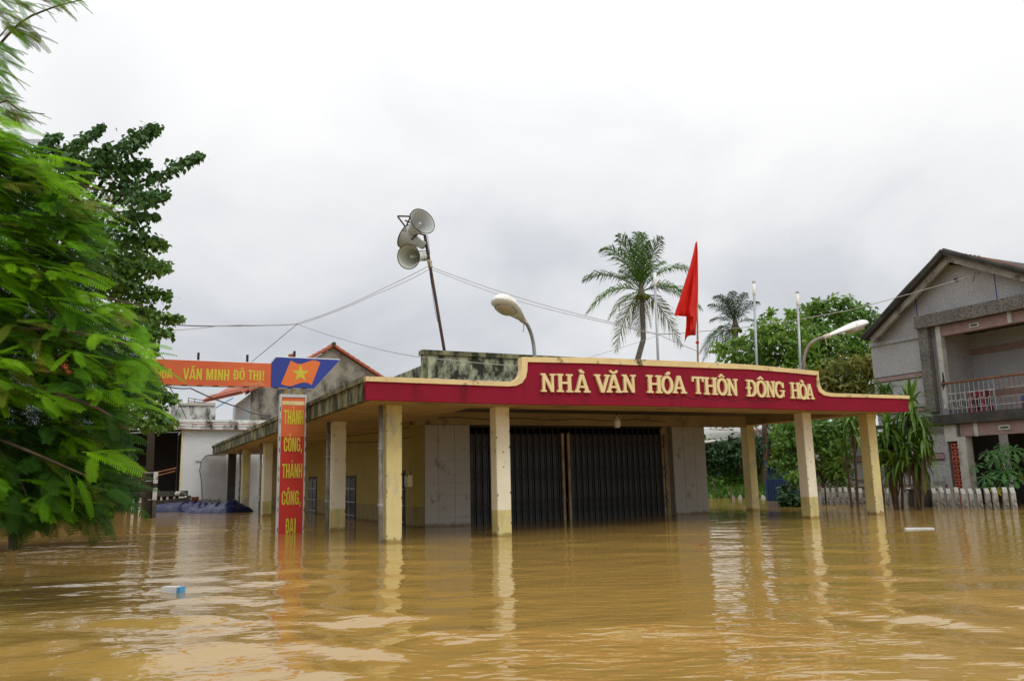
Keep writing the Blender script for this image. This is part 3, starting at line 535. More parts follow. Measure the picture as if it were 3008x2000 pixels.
# ------------------------------------------------------------------ street lamps on the roof
def lamp(label, arm, headc, tip, neck, b, bt, r=.2):
    base = atb(*arm[0], b); base.z = 2.96
    t = Thing('street_lamp', label, 'street lamp', base, group='street lamps on the hall roof')
    pts = [base] + [atb(x, y, b + (bt - b) * i / (len(arm) - 1)) for i, (x, y) in enumerate(arm)]
    sm_ = [pts[0]] + bez(pts[1], pts[1] + (pts[1] - pts[0]).normalized() * (pts[-1] - pts[1]).length * .62, pts[-1], 14)
    t.part('arm', MB().tube(sm_, .042, 10), 'galv' if 'left' in label else 'arm_rust', smooth=True)
    n0 = atb(*neck, bt); tp = atb(*tip, bt + headc); d = (tp - n0); L = d.length; d.normalize(); side = d.cross(Vector((0, 0, 1))).normalized(); up_ = side.cross(d)
    prof = [(0, .25), (.12, .42), (.28, .62), (.5, .86), (.7, 1.0), (.86, .93), (.95, .68), (1.0, .3), (1.012, .01)]
    top = MB(); n = 12; vs = []
    for s_, w in prof:
        for j in range(n + 1): an = math.pi * j / n; vs.append(n0 + d * L * s_ + side * math.cos(an) * r * w + up_ * math.sin(an) * r * w * .75)
    top.add(vs, [(i * (n + 1) + j, i * (n + 1) + j + 1, (i + 1) * (n + 1) + j + 1, (i + 1) * (n + 1) + j) for i in range(len(prof) - 1) for j in range(n)])
    hd = t.part('lamp_head', top, 'lamp_white', smooth=True); vs = []
    for s_, w in prof:
        for j in range(n + 1): an = math.pi + math.pi * j / n; vs.append(n0 + d * L * s_ + side * math.cos(an) * r * w * .99 + up_ * (math.sin(an) * r * w * .30 - .006))
    t.part('lamp_underside', MB().add(vs, [(i * (n + 1) + j, i * (n + 1) + j + 1, (i + 1) * (n + 1) + j + 1, (i + 1) * (n + 1) + j) for i in range(len(prof) - 1) for j in range(n)]), 'lamp_white', hd, True)
    c = n0 + d * L * .68 - up_ * r * .2; gv = MB()
    rings = [(1., 0), (.9, .05), (.6, .10), (.02, .12)]
    gv.add([c + (d * L * .235 * math.cos(a) + side * r * .78 * math.sin(a)) * w - up_ * (r * .10 + h * .8) for w, h in rings for a in np.linspace(0, 2 * math.pi, 24, endpoint=False)], [(i * 24 + j, i * 24 + (j + 1) % 24, (i + 1) * 24 + (j + 1) % 24, (i + 1) * 24 + j) for i in range(3) for j in range(24)])
    t.part('lamp_lens', gv, 'lamp_glass', hd, True)
    t.part('lens_ring', MB().tube([c + (d * L * .24 * math.cos(a) + side * r * .80 * math.sin(a)) - up_ * r * .09 for a in np.linspace(0, 2 * math.pi, 25)], .012, 5), 'galv', hd)
    t.part('clamp', MB().tube([n0 - d * .14, n0 + d * .02, n0 + d * .16], [.055, .07, .06], 8), 'tape', hd)
    t.part('loose_wire', MB().tube([n0 - d * .03, n0 - d * .05 - Vector((0, 0, .12)), n0 - d * .01 - Vector((0, 0, .26))], .014, 5), 'tape', hd)
lamp('white street lamp on grey curved arm, left of the red flag, lens facing the camera', [(1570, 1045), (1566, 1000), (1543, 945)], -.75, (1462, 878), (1536, 940), 1.0, .8, .27)
lamp('white street lamp on rusty arm pointing right towards the grey house', [(2362, 1085), (2372, 1030), (2424, 990)], -.15, (2548, 948), (2428, 988), 1.0, 1.0, .2)

# ------------------------------------------------------------------ tube-light poles and flag on the roof
def tube_pole(label, x0, y0, x1, y1, yt, b=1.2, r=.032):
    p0 = atb(x0, y0, b); p1 = atb(x1, y1, b); pt = atb(x1 - (x0 - x1) * .08, yt, b); base = Vector(p0); base.z = 2.96
    t = Thing('light_pole', label, 'light pole', base, group='thin poles with tube lights on the hall roof')
    t.part('pole', MB().tube([base, p0, p1], r, 8), 'galv', smooth=True)
    h = t.part('tube_housing', MB().tube([p1 - (p1 - p0).normalized() * .1, p1, pt], [.03, .042, .042], 8), 'lamp_white', smooth=True)
    t.part('tube_cap', MB().tube([pt, pt + (pt - p1).normalized() * .05], .046, 8), 'galv', h)
tube_pole('thin grey pole with tube light in front of the tall coconut palm', 1933, 1055, 1924, 832, 800)
tube_pole('tallest thin pole with tube light, between the flag and the curved lamp arm', 2223, 1068, 2215, 860, 832)
tube_pole('thin pole with tube light beside the rusty curved lamp arm', 2352, 1085, 2343, 890, 862)
FBd = 1.2; fp = Thing('flag', 'red flag hanging limp from a thin pole on the hall roof', 'flag', (atb(2050, 1062, FBd)[0], FBd, 2.96))
f0 = atb(2050, 1062, FBd); f1 = atb(2046, 712, FBd); fb_ = Vector(f0); fb_.z = 2.96
fp.part('flag_pole', MB().tube([fb_, f0, atb(2048, 880, FBd), f1], [.026, .026, .022, .016], 8), 'gate_post', smooth=True)
fp.part('pole_tie', MB().lathe(atb(2048.5, 1006, FBd), (0, 0, 1), [(.02, -.03), (.045, -.02), (.045, .02), (.02, .03)], 8), 'flag_red')
# cloth: rows of pixels from hoist to fly, folded in depth
rows = [(712, 2043, 2048), (760, 2033, 2050), (800, 2021, 2050), (840, 2008, 2050), (870, 1998, 2050), (900, 1988, 2049), (925, 1980, 2046), (950, 2003, 2046), (975, 2011, 2046), (1006, 2010, 2040)]
rows = [(711, 2043, 2048), (745, 2036, 2050), (780, 2027, 2050.5), (815, 2016, 2051), (850, 2005, 2051), (880, 1996, 2050.5), (905, 1987, 2047), (927, 1980, 2046.5), (930, 2016, 2046.5), (960, 2015, 2045), (985, 2012, 2044), (1006, 2011, 2025)]
nc = 16; vs = []
for i, (y, xl, xr) in enumerate(rows):
    for j in range(nc + 1):
        t_ = j / nc; fold = (.24 * math.sin(t_ * 8 + i * .35) + .10 * math.sin(t_ * 17 - i * .6)) * min(1, (xr - xl) / 45) * (1 - .75 * t_)
        yy = y if i < 11 else y - 26 * t_ * (1 if t_ > .2 else t_ * 5)
        if i == 11: yy = 1006 - 38 * t_
        vs.append(atb(xl + (xr - xl) * t_, yy + (3 if i < 7 else 0) * math.sin(t_ * 5), FBd - .035 - fold * .9 - (.05 if i < 8 else 0) * (1 - t_)))
fp.part('flag_cloth', MB().add(vs, [(i * (nc + 1) + j, i * (nc + 1) + j + 1, (i + 1) * (nc + 1) + j + 1, (i + 1) * (nc + 1) + j) for i in range(len(rows) - 1) for j in range(nc)]), 'flag_red', smooth=True)

# ------------------------------------------------------------------ grey two-storey house on the right (front in the plane a = HA)
HA = 18.8; h = Thing('grey_house', 'two-storey grey pebble-dash house with gable roof and balcony on the right', 'building', (HA, 2, BED))
def yz(p, d): return (d, p[0], p[1])          # polygon in (b, z), extruded along a
# gable wall with the balcony bay cut out; bay from b=2.05 to b=-5
h.part('gable_wall', MB().prism([[(4.65, 5.40), (4.65, 2.55), (2.25, 2.55), (2.25, 5.62), (-5.2, 5.62), (-3.6, 5.75), (ata(2768, 790, HA)[1], ata(2768, 775, HA)[2])]], yz, HA, HA + .3), 'pebbledash')
h.part('lower_wall', MB().box(HA, HA + .3, 2.9, 7.6, BED, 2.2), 'pebbledash'); h.part('lower_wall', MB().box(HA + .02, HA + .28, 2.15, 2.89, BED, 2.2), 'pebbledash')
h.part('side_wall', MB().box(HA + .31, HA + 9, 4.35, 4.64, BED, 5.45), 'pebbledash')
h.part('wall_band', MB().box(HA - .03, HA - .002, 2.6, 4.66, 4.10, 4.24), 'pink_band'); h.part('wall_band', MB().box(HA - .03, HA - .002, 2.6, 4.66, 2.98, 3.1), 'pink_band')
for z in (4.25, 4.085, 3.11, 2.965): h.part('wall_groove', MB().box(HA - .034, HA - .001, 2.6, 4.66, z, z + .018), 'black')
for z0 in (1.42, .42):
    h.part('wall_band', MB().box(HA - .03, HA - .002, 2.3, 7.6, z0, z0 + .17), 'pink_band')
    for z in (z0 - .02, z0 + .175): h.part('wall_groove', MB().box(HA - .034, HA - .001, 2.3, 7.6, z, z + .018), 'black')
h.part('wall_ledge', MB().box(HA - .06, HA - .002, 2.62, 4.68, 5.36, 5.5), 'pebbledash')
for b, z0 in ((2.7, 6.02), (-.02, 6.05)): h.part('wall_groove', MB().box(HA - .012, HA + .001, b - .012, b + .012, z0, 7.0 if b > 1 else 7.2), 'sign_blue')
h.part('corner_pier', MB().box(HA - .22, HA + .3, 2.26, 2.6, 2.9, 5.63), 'pebble_dark')
h.part('balcony_beam', MB().box(HA - .32, HA + .3, -6.0, 2.62, 5.63, 6.03), 'pebble_dark')
h.part('bay_post', MB().box(HA - .14, HA + .06, 1.86, 2.02, 2.95, 5.62), 'pale_trim')
lt = h.part('bay_lintel', MB().box(HA - .1, HA + .12, -6.0, 1.855, 5.28, 5.61), 'pink_band')
for b in (.72, -1.6): 
    v_ = h.part('vent', MB().box(HA - .13, HA - .102, b - .16, b + .16, 5.37, 5.50), 'pale_trim', lt); h.part('vent_slot', MB().box(HA - .136, HA - .131, b - .11, b + .11, 5.41, 5.46), 'black', lt)
h.part('bay_bracket', MB().box(HA - .14, HA - .101, -.45, -.33, 5.3, 5.7), 'pale_trim', lt)
h.part('bay_back', MB().box(HA + 1.5, HA + 1.7, -.9, 2.2, 2.8, 5.6), 'pebbledash'); h.part('bay_side', MB().box(HA + .06, HA + 1.5, 2.03, 2.24, 2.8, 5.6), 'pebbledash')
h.part('bay_door', MB().box(HA + 1.45, HA + 1.6, -2.6, -.905, 2.8, 5.0), 'dark_mould'); h.part('bay_back', MB().box(HA + 1.5, HA + 1.7, -6, -2.61, 2.8, 5.6), 'pebbledash')
for z in (4.75, 3.35): h.part('wall_band', MB().box(HA + 1.46, HA + 1.498, -.9, 2.02, z, z + .2), 'pink_band')
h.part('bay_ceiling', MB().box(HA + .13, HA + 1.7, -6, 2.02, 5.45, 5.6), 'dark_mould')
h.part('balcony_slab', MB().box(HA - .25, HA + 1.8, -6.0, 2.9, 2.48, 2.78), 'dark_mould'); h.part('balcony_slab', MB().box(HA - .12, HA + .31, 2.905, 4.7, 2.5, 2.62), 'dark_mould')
lt = h.part('ground_lintel', MB().box(HA - .1, HA + .15, -6.0, 1.6, 2.08, 2.47), 'pink_band')
h.part('vent', MB().box(HA - .13, HA - .102, .0, .36, 2.20, 2.34), 'pale_trim', lt); h.part('vent_slot', MB().box(HA - .136, HA - .131, .06, .30, 2.25, 2.29), 'black', lt); h.part('bay_bracket', MB().box(HA - .14, HA - .101, 1.0, 1.12, 2.06, 2.47), 'pale_trim', lt)
h.part('ground_post', MB().box(HA - .12, HA + .2, 1.45, 1.72, BED, 2.07), 'pale_trim'); h.part('ground_post', MB().box(HA - .1, HA + .2, 1.73, 2.14, 1.95, 2.47), 'pale_trim')
h.part('porch_back', MB().box(HA + 2.2, HA + 2.4, -6, 1.6, BED, 2.47), 'dark_mould'); h.part('porch_side', MB().box(HA + .2, HA + 2.2, 1.9, 2.1, BED, 2.47), 'dark_room')
for z in (1.5, 1.75, 2.0): h.part('louvre', MB().box(HA + 2.12, HA + 2.19, -3, .6, z, z + .09), 'pale_trim')
h.part('porch_window', MB().box(HA + 2.13, HA + 2.19, -3, .55, .2, 1.3), 'glass'); h.part('window_frame', MB().box(HA + 2.08, HA + 2.12, -3, .6, 1.3, 1.4), 'pale_trim'); h.part('window_frame', MB().box(HA + 2.08, HA + 2.12, .5, .6, -.2, 1.3), 'pale_trim')
# breeze blocks: a column of pierced red units
def breeze(z):
    b0, b1 = 1.73, 1.98; c = ((b0 + b1) / 2, z + .135)
    outer_ = [(b0, z), (b1, z), (b1, z + .27), (b0, z + .27)]; holes = []
    for k in range(4):
        an = k * math.pi / 2; R_ = lambda x, y: (c[0] + x * math.cos(an) - y * math.sin(an), c[1] + x * math.sin(an) + y * math.cos(an))
        holes.append([R_(.03, .015), R_(.10, .05), R_(.10, .10), R_(.05, .10), R_(.015, .03)])
    h.part('breeze_block', MB().prism([outer_] + holes, yz, HA - .08, HA + .05), 'breeze_block')
for k in range(10): breeze(-.95 + k * .285)
q = h.part('meter_cabinet', MB().box(HA - .16, HA - .036, 2.42, 2.78, -.3, .72), 'pale_trim'); h.part('cabinet_pipe', MB().tube([(HA - .08, 2.36, BED), (HA - .08, 2.36, .9)], .03, 6), 'galv', q)
for z in (.05, .3, .55, .8): h.part('louvre', MB().box(HA - .08, HA - .036, 4.9, 5.9, z, z + .12), 'pale_trim')
# balcony rail: every bar a part
rl = h.part('top_rail', MB().tube([(HA - .17, 2.0, 3.76), (HA - .17, -6, 3.76)], .035, 8), 'rust_bright', smooth=True)
for k in range(34): h.part('baluster', MB().tube([(HA - .17, 1.86 - k * .155, 2.79), (HA - .17, 1.86 - k * .155, 3.73)], .011, 5), 'galv' if k < 11 else 'rust_bright', rl)
for z in (2.95, 3.18, 3.42): h.part('mid_rail', MB().tube([(HA - .172, 1.9, z), (HA - .172, -6, z)], .010, 5), 'pale_trim', rl)
for k in range(5):
    b = 1.62 - k * .31; h.part('scroll_square', MB().tube([(HA - .185, b + x, 3.0 + z) for x, z in ((0, 0), (.14, 0), (.14, .22), (-.05, .22), (-.05, .4), (.1, .4))], .010, 5), 'pale_trim', rl)
h.part('broken_render', MB().prism([[(1.98, 3.55), (1.88, 3.75), (1.9, 4.1), (1.95, 4.15), (1.96, 3.9), (2.01, 3.8)]], yz, HA - .146, HA - .141), 'dark_mould')
# roof: two slopes with tiles along the verge; black mouldy verge, pale barge board
VA = HA - .62; q0, q1, q2 = ata(2766, 742, VA), ata(2538, 990, VA), ata(3008, 803, VA); ap = (q0[1], q0[2]); le = (q1[1], q1[2]); sl_ = (q2[2] - q0[2]) / (q2[1] - q0[1]); re = (-4.6, q0[2] + sl_ * (-4.6 - q0[1]))
def slope(p, q, name):
    (b0, z0), (b1, z1) = p, q; d = Vector((b1 - b0, z1 - z0)); L = d.length; d /= L; nn = Vector((d.y, -d.x)); nn = nn if nn.y > 0 else -nn
    pt = lambda s_, o_: (b0 + d.x * s_ + nn.x * o_, z0 + d.y * s_ + nn.y * o_)
    h.part('barge_board', MB().prism([[pt(.12, -.24), pt(L, -.24), pt(L, -.06), pt(0, -.06)]], yz, HA - .40, HA - .28), 'barge')
    rf = h.part('roof', MB().prism([[pt(-.0, -.055), pt(L + .1, -.055), pt(L + .1, .05), pt(-.0, .05)]], yz, VA, HA + 9), 'dark_mould'); k = 0
    h.part('verge', MB().tube([(VA + .05, *pt(s_, .06)) for s_ in np.linspace(-.02, L + .12, 9)], [.085 + .012 * math.sin(i * 5) for i in range(9)], 8), 'dark_mould', rf, True)
    tm = MB(); nn_ = 7
    tm.add([(.13 + .09 * math.cos(a), s_, .09 * math.sin(a) * (1.0 if s_ < .2 else .8)) for s_ in (0, .36) for a in np.linspace(math.pi, 0, nn_)], [(j, j + 1, nn_ + j + 1, nn_ + j) for j in range(nn_ - 1)])
    tmesh = tm.mesh('roof_tile'); ang = math.atan2(d.y, d.x)
    for r in range(int(L / .33)):
        for c_ in range(9):
            o = link('roof_tile', tmesh, 'roof_tile', rf, True); p_ = pt(r * .33, .06)
            o.matrix_local = Matrix.Translation((VA + .12 + c_ * .21 - HA, p_[0] - 2, p_[1] - BED)) @ Matrix.Rotation(ang, 4, 'X')
slope(ap, le, 'l'); slope(ap, re, 'r')
h.part('aerial', MB().tube([ata(2880, 800, HA - .5), ata(2835, 817, HA - .5)], .012, 5).tube([ata(2858, 828, HA - .5), ata(2866, 800, HA - .5)], .012, 5), 'black')
h.part('insulator', MB().lathe((HA - .1, 1.18, 6.98), (1, 0, 0), [(.02, 0), (.05, .02), (.05, .08), (.02, .1)], 8), 'dark_mould')
# things on the balcony
sc = (HA + .45, 1.2, 2.781); stl = Thing('plastic_stool', 'dark red plastic stool behind the balcony railing', 'stool', sc)
stl.part('seat', MB().cbox(sc[0] - .19, sc[0] + .19, sc[1] - .24, sc[1] + .24, 3.40, 3.47, .05), 'stool_red')
for sx_ in (-1, 1):
    for sy_ in (-1, 1): stl.part('leg', MB().hexa([(sc[0] + sx_ * (.20 if i in (0, 3) else .13), sc[1] + sy_ * (.30 if i in (0, 1) else .19), 2.781) for i in range(4)] + [(sc[0] + sx_ * (.16 if i in (0, 3) else .09), sc[1] + sy_ * (.22 if i in (0, 1) else .09), 3.405) for i in range(4)]), 'stool_red')
stl.part('stretcher', MB().box(sc[0] - .17, sc[0] + .17, sc[1] - .24, sc[1] + .24, 3.30, 3.399), 'stool_red'); stl.part('stretcher', MB().box(sc[0] - .205, sc[0] - .17, sc[1] - .26, sc[1] + .26, 2.80, 2.86), 'stool_red')
jp = (HA + .3, -.33, 2.781); jg = Thing('water_jug', 'blue plastic jug on the balcony floor at the right edge', 'jug', jp)
jg.part('jug_body', MB().lathe(jp, (0, 0, 1), [(.001, 0), (.14, 0), (.16, .06), (.16, .30), (.12, .38), (.05, .42), (.05, .46), (.001, .46)], 18), 'plastic_blue', smooth=True)
jg.part('handle', MB().tube([(jp[0] - .16, jp[1], 2.88), (jp[0] - .24, jp[1], 2.95), (jp[0] - .24, jp[1], 3.05), (jp[0] - .16, jp[1], 3.10)], .015, 6), 'plastic_blue')

# ------------------------------------------------------------------ concrete picket fence along the grey house
FA = 17.0
def picket_fence(label, b0, b1, n, post=None):
    t = Thing('picket_fence', label, 'fence', (FA, b0, BED), group='concrete picket fence in front of the grey house')
    pk = MB(); w = .085
    pk.prism([[(-w, -1.0), (w, -1.0), (w, .36), (w * .45, .57), (-w, .43)]], lambda p, d: (d, p[0], p[1] + 1), -.055, .055)
    me = pk.mesh('picket')
    for k in range(n):
        o = link('picket', me, 'picket', t.e); o.location = (random.uniform(-.015, .015), (b1 - b0) * k / max(1, n - 1), random.uniform(-.03, .02))
        o.rotation_euler = (random.uniform(-.03, .03), random.uniform(-.03, .03), -.75 + random.uniform(-.06, .06))
    for z in (-.75, -.2): t.part('rail', MB().box(FA + .08, FA + .16, b0 - .1, b1 + .1, z, z + .12), 'picket')
    return t
f1_ = picket_fence('white concrete pickets at the right edge, past the dark gatepost', -.9, 1.45, 11)
f2_ = picket_fence('white concrete pickets behind the rightmost yellow column, left of the dark gatepost', 2.35, 6.0, 15)
gp = Thing('gatepost', 'short dark mouldy gatepost block between the two picket fences', 'gatepost', (FA, 1.95, BED))
gp.part('post_block', MB().box(FA - .12, FA + .3, 1.62, 2.22, BED, .47), 'dark_mould'); gp.part('post_cap', MB().box(FA - .16, FA + .34, 1.58, 2.26, .472, .53), 'dark_mould')

# ------------------------------------------------------------------ foliage helpers
def basis(nrm):
    nrm = nrm / np.linalg.norm(nrm, axis=1, keepdims=True); ref = np.where(np.abs(nrm[:, 2:3]) < .9, np.array([[0, 0, 1.]]), np.array([[1., 0, 0]]))
    a = np.cross(nrm, ref); a /= np.linalg.norm(a, axis=1, keepdims=True); return a, np.cross(nrm, a), nrm
def leaf_cloud(name, clumps, n, size, aspect=.5, up=.5, shell=.55, seed=1, droop=.0):
    """clumps: (x, y, z, rx, ry, rz) ellipsoids; each leaf a folded diamond of four triangles spread through the volume, denser in sub-clusters"""
    g_ = np.random.default_rng(seed); C = np.array(clumps); vol = C[:, 3] * C[:, 4] * C[:, 5]; vol = vol ** .7; pr = vol / vol.sum()
    ns = max(6, n // 22); ci = g_.choice(len(C), ns, p=pr); d = g_.normal(size=(ns, 3)); d /= np.linalg.norm(d, axis=1, keepdims=True)
    rr = (shell + (1 - shell) * g_.random((ns, 1)) ** .6) * g_.uniform(.55, 1.08, (ns, 1)); sub = C[ci, :3] + d * rr * C[ci, 3:]; srad = C[ci, 3:].min(1) * g_.uniform(.12, .32, ns)
    si = g_.integers(0, ns, n); pos = sub[si] + g_.normal(size=(n, 3)) * srad[si][:, None] * np.array([1, 1, .75])
    nrm = g_.normal(size=(n, 3)) * (1 - up) + np.array([0, 0, 1.]) * up + d[si] * .35; a, b, c = basis(nrm)
    ph = g_.uniform(0, 2 * math.pi, (n, 1)); t = a * np.cos(ph) + b * np.sin(ph); t[:, 2] -= droop; t /= np.linalg.norm(t, axis=1, keepdims=True); s_ = np.cross(c, t)
    L = size * g_.uniform(.6, 1.25, (n, 1)); W_ = L * aspect * .5
    V_ = np.stack([pos, pos + t * L * .45 + s_ * W_ + c * W_ * .25, pos + t * L, pos + t * L * .45 - s_ * W_ + c * W_ * .25], 1).reshape(-1, 3)
    i = np.arange(n)[:, None] * 4; F = np.concatenate([i + [[0, 1, 2]], i + [[0, 2, 3]]], 0); return fastmesh(name, V_, F)
def limb(a, b, r0, r1, bend=.1, n=6):
    a, b = Vector(a), Vector(b); L = (b - a).length; m = (a + b) / 2 + Vector((random.uniform(-1, 1), random.uniform(-1, 1), random.uniform(0, 1.))) * L * bend
    p = bez(a, m, b, n); return p, [r0 + (r1 - r0) * i / n for i in range(n + 1)]
def clump_px(px, py, Y, rx, rz, ry=None):
    """ellipsoid centred on a pixel at depth Y, radii given in photo pixels"""
    c = atd(px, py, Y); k = Y / FPX; return (c.x, c.y, c.z, rx * k, (ry or (rx + rz) / 2) * k, rz * k)
def broad_tree(name, label, clumps, trunk, m, n, size, seed, r=.16, group='trees behind the hall', cat='tree', aspect=.5, bark='bark', droop=.3, up=.4):
    base = Vector((trunk[0], trunk[1], BED)); t = Thing(name, label, cat, base, hall=False, group=group)
    C = sorted(clumps, key=lambda c: c[2]); top = Vector(C[-1][:3]); fork = base + (Vector((sum(c[0] for c in C) / len(C), sum(c[1] for c in C) / len(C), 0)) - Vector((base.x, base.y, 0))) * .5 + Vector((0, 0, 1.0 + (C[0][2] + 1) * .55))
    p, rr = limb(base, fork, r, r * .75, .03); t.part('trunk', MB().tube(p, rr, 9), bark, smooth=True)
    for c in C:
        p, rr = limb(fork - Vector((0, 0, .15)), Vector(c[:3]) + Vector((0, 0, c[5] * .2)), r * .5, r * .1, .12); t.part('limb', MB().tube(p, rr, 6), bark, smooth=True)
    me = leaf_cloud('foliage', clumps, n, size, aspect, up, .5, seed, droop); me.transform(Matrix.Translation(-base)); o = link('foliage', me, m, t.e); tag(o, None, kind='stuff'); return t

# ------------------------------------------------------------------ trees and bushes behind and right of the hall
cx = clump_px
broad_tree('tree', 'bright green leafy tree behind the lettering, between the two tallest thin poles', [cx(2150, 1030, 37.5, 60, 48), cx(2240, 1000, 38, 65, 70), cx(2310, 1000, 37, 70, 90), cx(2200, 1090, 38, 110, 60), cx(2245, 925, 38, 22, 22), cx(2335, 925, 38, 26, 20), cx(2330, 1100, 37, 90, 70)], atd(2230, 1400, 38)[:2], 'leaf_a', 5200, .30, 3)
broad_tree('tree', 'tallest dark green tree beside the gable of the grey house', [cx(2420, 940, 41, 75, 65), cx(2480, 920, 41, 70, 50), cx(2400, 905, 41, 45, 35), cx(2540, 950, 40, 55, 55), cx(2430, 1030, 40, 110, 80), cx(2540, 1040, 40, 70, 90), cx(2380, 1010, 40, 60, 70)], atd(2450, 1400, 41)[:2], 'leaf_b', 6200, .32, 4, r=.22)
broad_tree('tree', 'olive yellow tree over the right end of the red fascia', [cx(2480, 1090, 33, 70, 55), cx(2560, 1080, 33, 60, 50), cx(2610, 1090, 32, 42, 36), cx(2520, 1140, 33, 90, 40), cx(2440, 1140, 33, 60, 50), cx(2390, 1130, 34, 40, 50), cx(2630, 1075, 32, 28, 14)], atd(2510, 1400, 33)[:2], 'leaf_olive', 4200, .22, 5, r=.12)
broad_tree('bush', 'dense dark vine-covered bush under the rusty awning', [cx(2110, 1335, 39, 70, 50), cx(2190, 1325, 38, 60, 58), cx(2060, 1340, 40, 60, 50), cx(2260, 1330, 40, 80, 60), cx(2330, 1300, 40, 80, 80), cx(2150, 1290, 42, 90, 40)], atd(2160, 1440, 39)[:2], 'leaf_dark', 8000, .26, 6, group='bushes behind the porch', cat='bush', droop=.5)
broad_tree('bush', 'green bush between the two right-hand front columns of the porch', [cx(2370, 1260, 28, 90, 50), cx(2430, 1290, 28, 70, 70), cx(2310, 1330, 28, 40, 60), cx(2450, 1370, 28, 50, 60), cx(2490, 1260, 28, 50, 50), cx(2330, 1400, 27, 25, 30), cx(2300, 1265, 29, 40, 25)], atd(2440, 1460, 28)[:2], 'leaf_b', 6000, .2, 7, r=.07, group='bushes behind the porch', cat='bush')
broad_tree('bush', 'low bush at the foot of the blue gate', [cx(2325, 1470, 26.5, 30, 26), cx(2310, 1440, 26.8, 18, 26)], atd(2330, 1490, 26.6)[:2], 'leaf_dark', 700, .18, 8, r=.03, group='bushes behind the porch', cat='bush')
broad_tree('bush', 'dark shrub mass at the waterline behind the hanging feathery branches', [cx(60, 1400, 16, 190, 95), cx(260, 1410, 17, 120, 85), cx(-200, 1380, 15, 200, 110), cx(130, 1330, 17, 170, 80), cx(300, 1340, 18, 90, 70), cx(-420, 1350, 14, 200, 130)], atd(60, 1440, 16)[:2], 'leaf_dark', 9000, .2, 31, r=.1, group='bushes on the left', cat='bush')
broad_tree('bush', 'bright green bush on the water at the far left edge', [cx(10, 1455, 13, 60, 40), cx(-90, 1450, 13, 70, 50)], atd(-20, 1470, 13)[:2], 'leaf_a', 1500, .13, 32, r=.05, group='bushes on the left', cat='bush')
# far belt of trees that closes the horizon behind everything
far = [cx(-300 + i * 190 + random.uniform(-60, 60), 1395 - random.uniform(0, 22), 120 + random.uniform(-15, 25), 150, random.uniform(35, 70)) for i in range(22)]
me = leaf_cloud('far_treeline', far, 15000, 1.6, .6, .4, .4, 21); o = link('far_treeline', me, 'leaf_dark'); tag(o, 'dark distant belt of trees on the horizon behind the houses', 'trees', kind='stuff')
fb2 = [cx(2000 + i * 150, 1360, 60 + random.uniform(-6, 8), 130, 75) for i in range(9)]
me = leaf_cloud('far_treeline', fb2, 12000, .8, .6, .4, .4, 22); o = link('background_trees', me, 'leaf_b'); tag(o, 'green mass of trees behind the blue gate and the grey house', 'trees', kind='stuff')
# weed bank
bk = []; n_ = 26
c0 = atd(1990, 1470, 37.5); c1 = atd(2380, 1470, 36.0); vs = []
for i in range(n_):
    for j in range(10):
        s_ = j / 9; p = c0 + (c1 - c0) * (i / (n_ - 1)) + Vector((s_ * 1.5, s_ * 6, 0)); vs.append((p.x, p.y, -1.0 if j == 0 else -.02 + .75 * min(1, s_ * 1.6) + .12 * math.sin(i * 1.3 + j * 2.1) * s_))
bank = link('bank', MB().add(vs, [(i * 10 + j, (i + 1) * 10 + j, (i + 1) * 10 + j + 1, i * 10 + j + 1) for i in range(n_ - 1) for j in range(9)]).mesh('bank'), 'soil', None, True); tag(bank, None, kind='structure')
g_ = np.random.default_rng(8); n = 9000; ii = g_.random(n); ss = g_.random(n) ** .8; base = np.array(c0)[None] + (np.array(c1) - np.array(c0))[None] * ii[:, None] + np.stack([ss * 1.5, ss * 6, np.zeros(n)], 1)
base[:, 2] = -.05 + .75 * np.minimum(1, ss * 1.6); hgt = g_.uniform(.2, .75, (n, 1)) * (.5 + ss[:, None] * .9); dr = g_.normal(size=(n, 3)) * .45; dr[:, 2] = 1
tip = base + dr * hgt; side = np.stack([g_.normal(size=n), g_.normal(size=n), np.zeros(n)], 1) * .05; V_ = np.stack([base - side * .5, base + dr * hgt * .5 + side, tip, base + dr * hgt * .5 - side], 1).reshape(-1, 3)
i4 = np.arange(n)[:, None] * 4; o = link('weeds', fastmesh('weeds', V_, np.concatenate([i4 + [[0, 1, 2]], i4 + [[0, 2, 3]]], 0)), 'leaf_weed'); tag(o, 'bright green weeds covering the bank behind the porch', 'weeds', kind='stuff')
me = leaf_cloud('weeds', [cx(2090 + i * 24, 1420 - 16 * math.sin(i * 2.2), 38.5, 26, 26) for i in range(13)], 2600, .16, .6, .6, .2, 23); o = link('weeds', me, 'leaf_weed'); tag(o, 'broad-leaved creeping weeds on top of the green bank', 'weeds', kind='stuff')
for i in range(16):
    p = atz(2088 + i * 20 + random.uniform(-6, 6), 1459 + random.uniform(-5, 5)); r = random.uniform(.05, .11); rb = MB()
    rb.lathe((p.x, p.y, -.1), (random.uniform(-.3, .3), random.uniform(-.3, .3), 1), [(.01, 0), (r, .02), (r * 1.1, .1), (r * .7, .2), (.01, .22 + r * .3)], 6)
    single('rubble_stone', rb, 'rubble', 'pale stone at the water edge of the weed bank', 'stone', (p.x, p.y, -.1), False, 'stones along the weed bank')
for label, x0, y0, x1, y1 in (('thin leaning stick at the water edge left of the bank', 2106, 1462, 2092, 1402), ('thick dark broken stake standing at the weed bank', 2148, 1472, 2147, 1430)):
    p = atz(x0, y0); q = atd(x1, y1, p.y + .1); single('stake', MB().tube([(p.x, p.y, BED), p, q], [.04, .04, .03], 6), 'bark', label, 'stake', (p.x, p.y, BED), False)
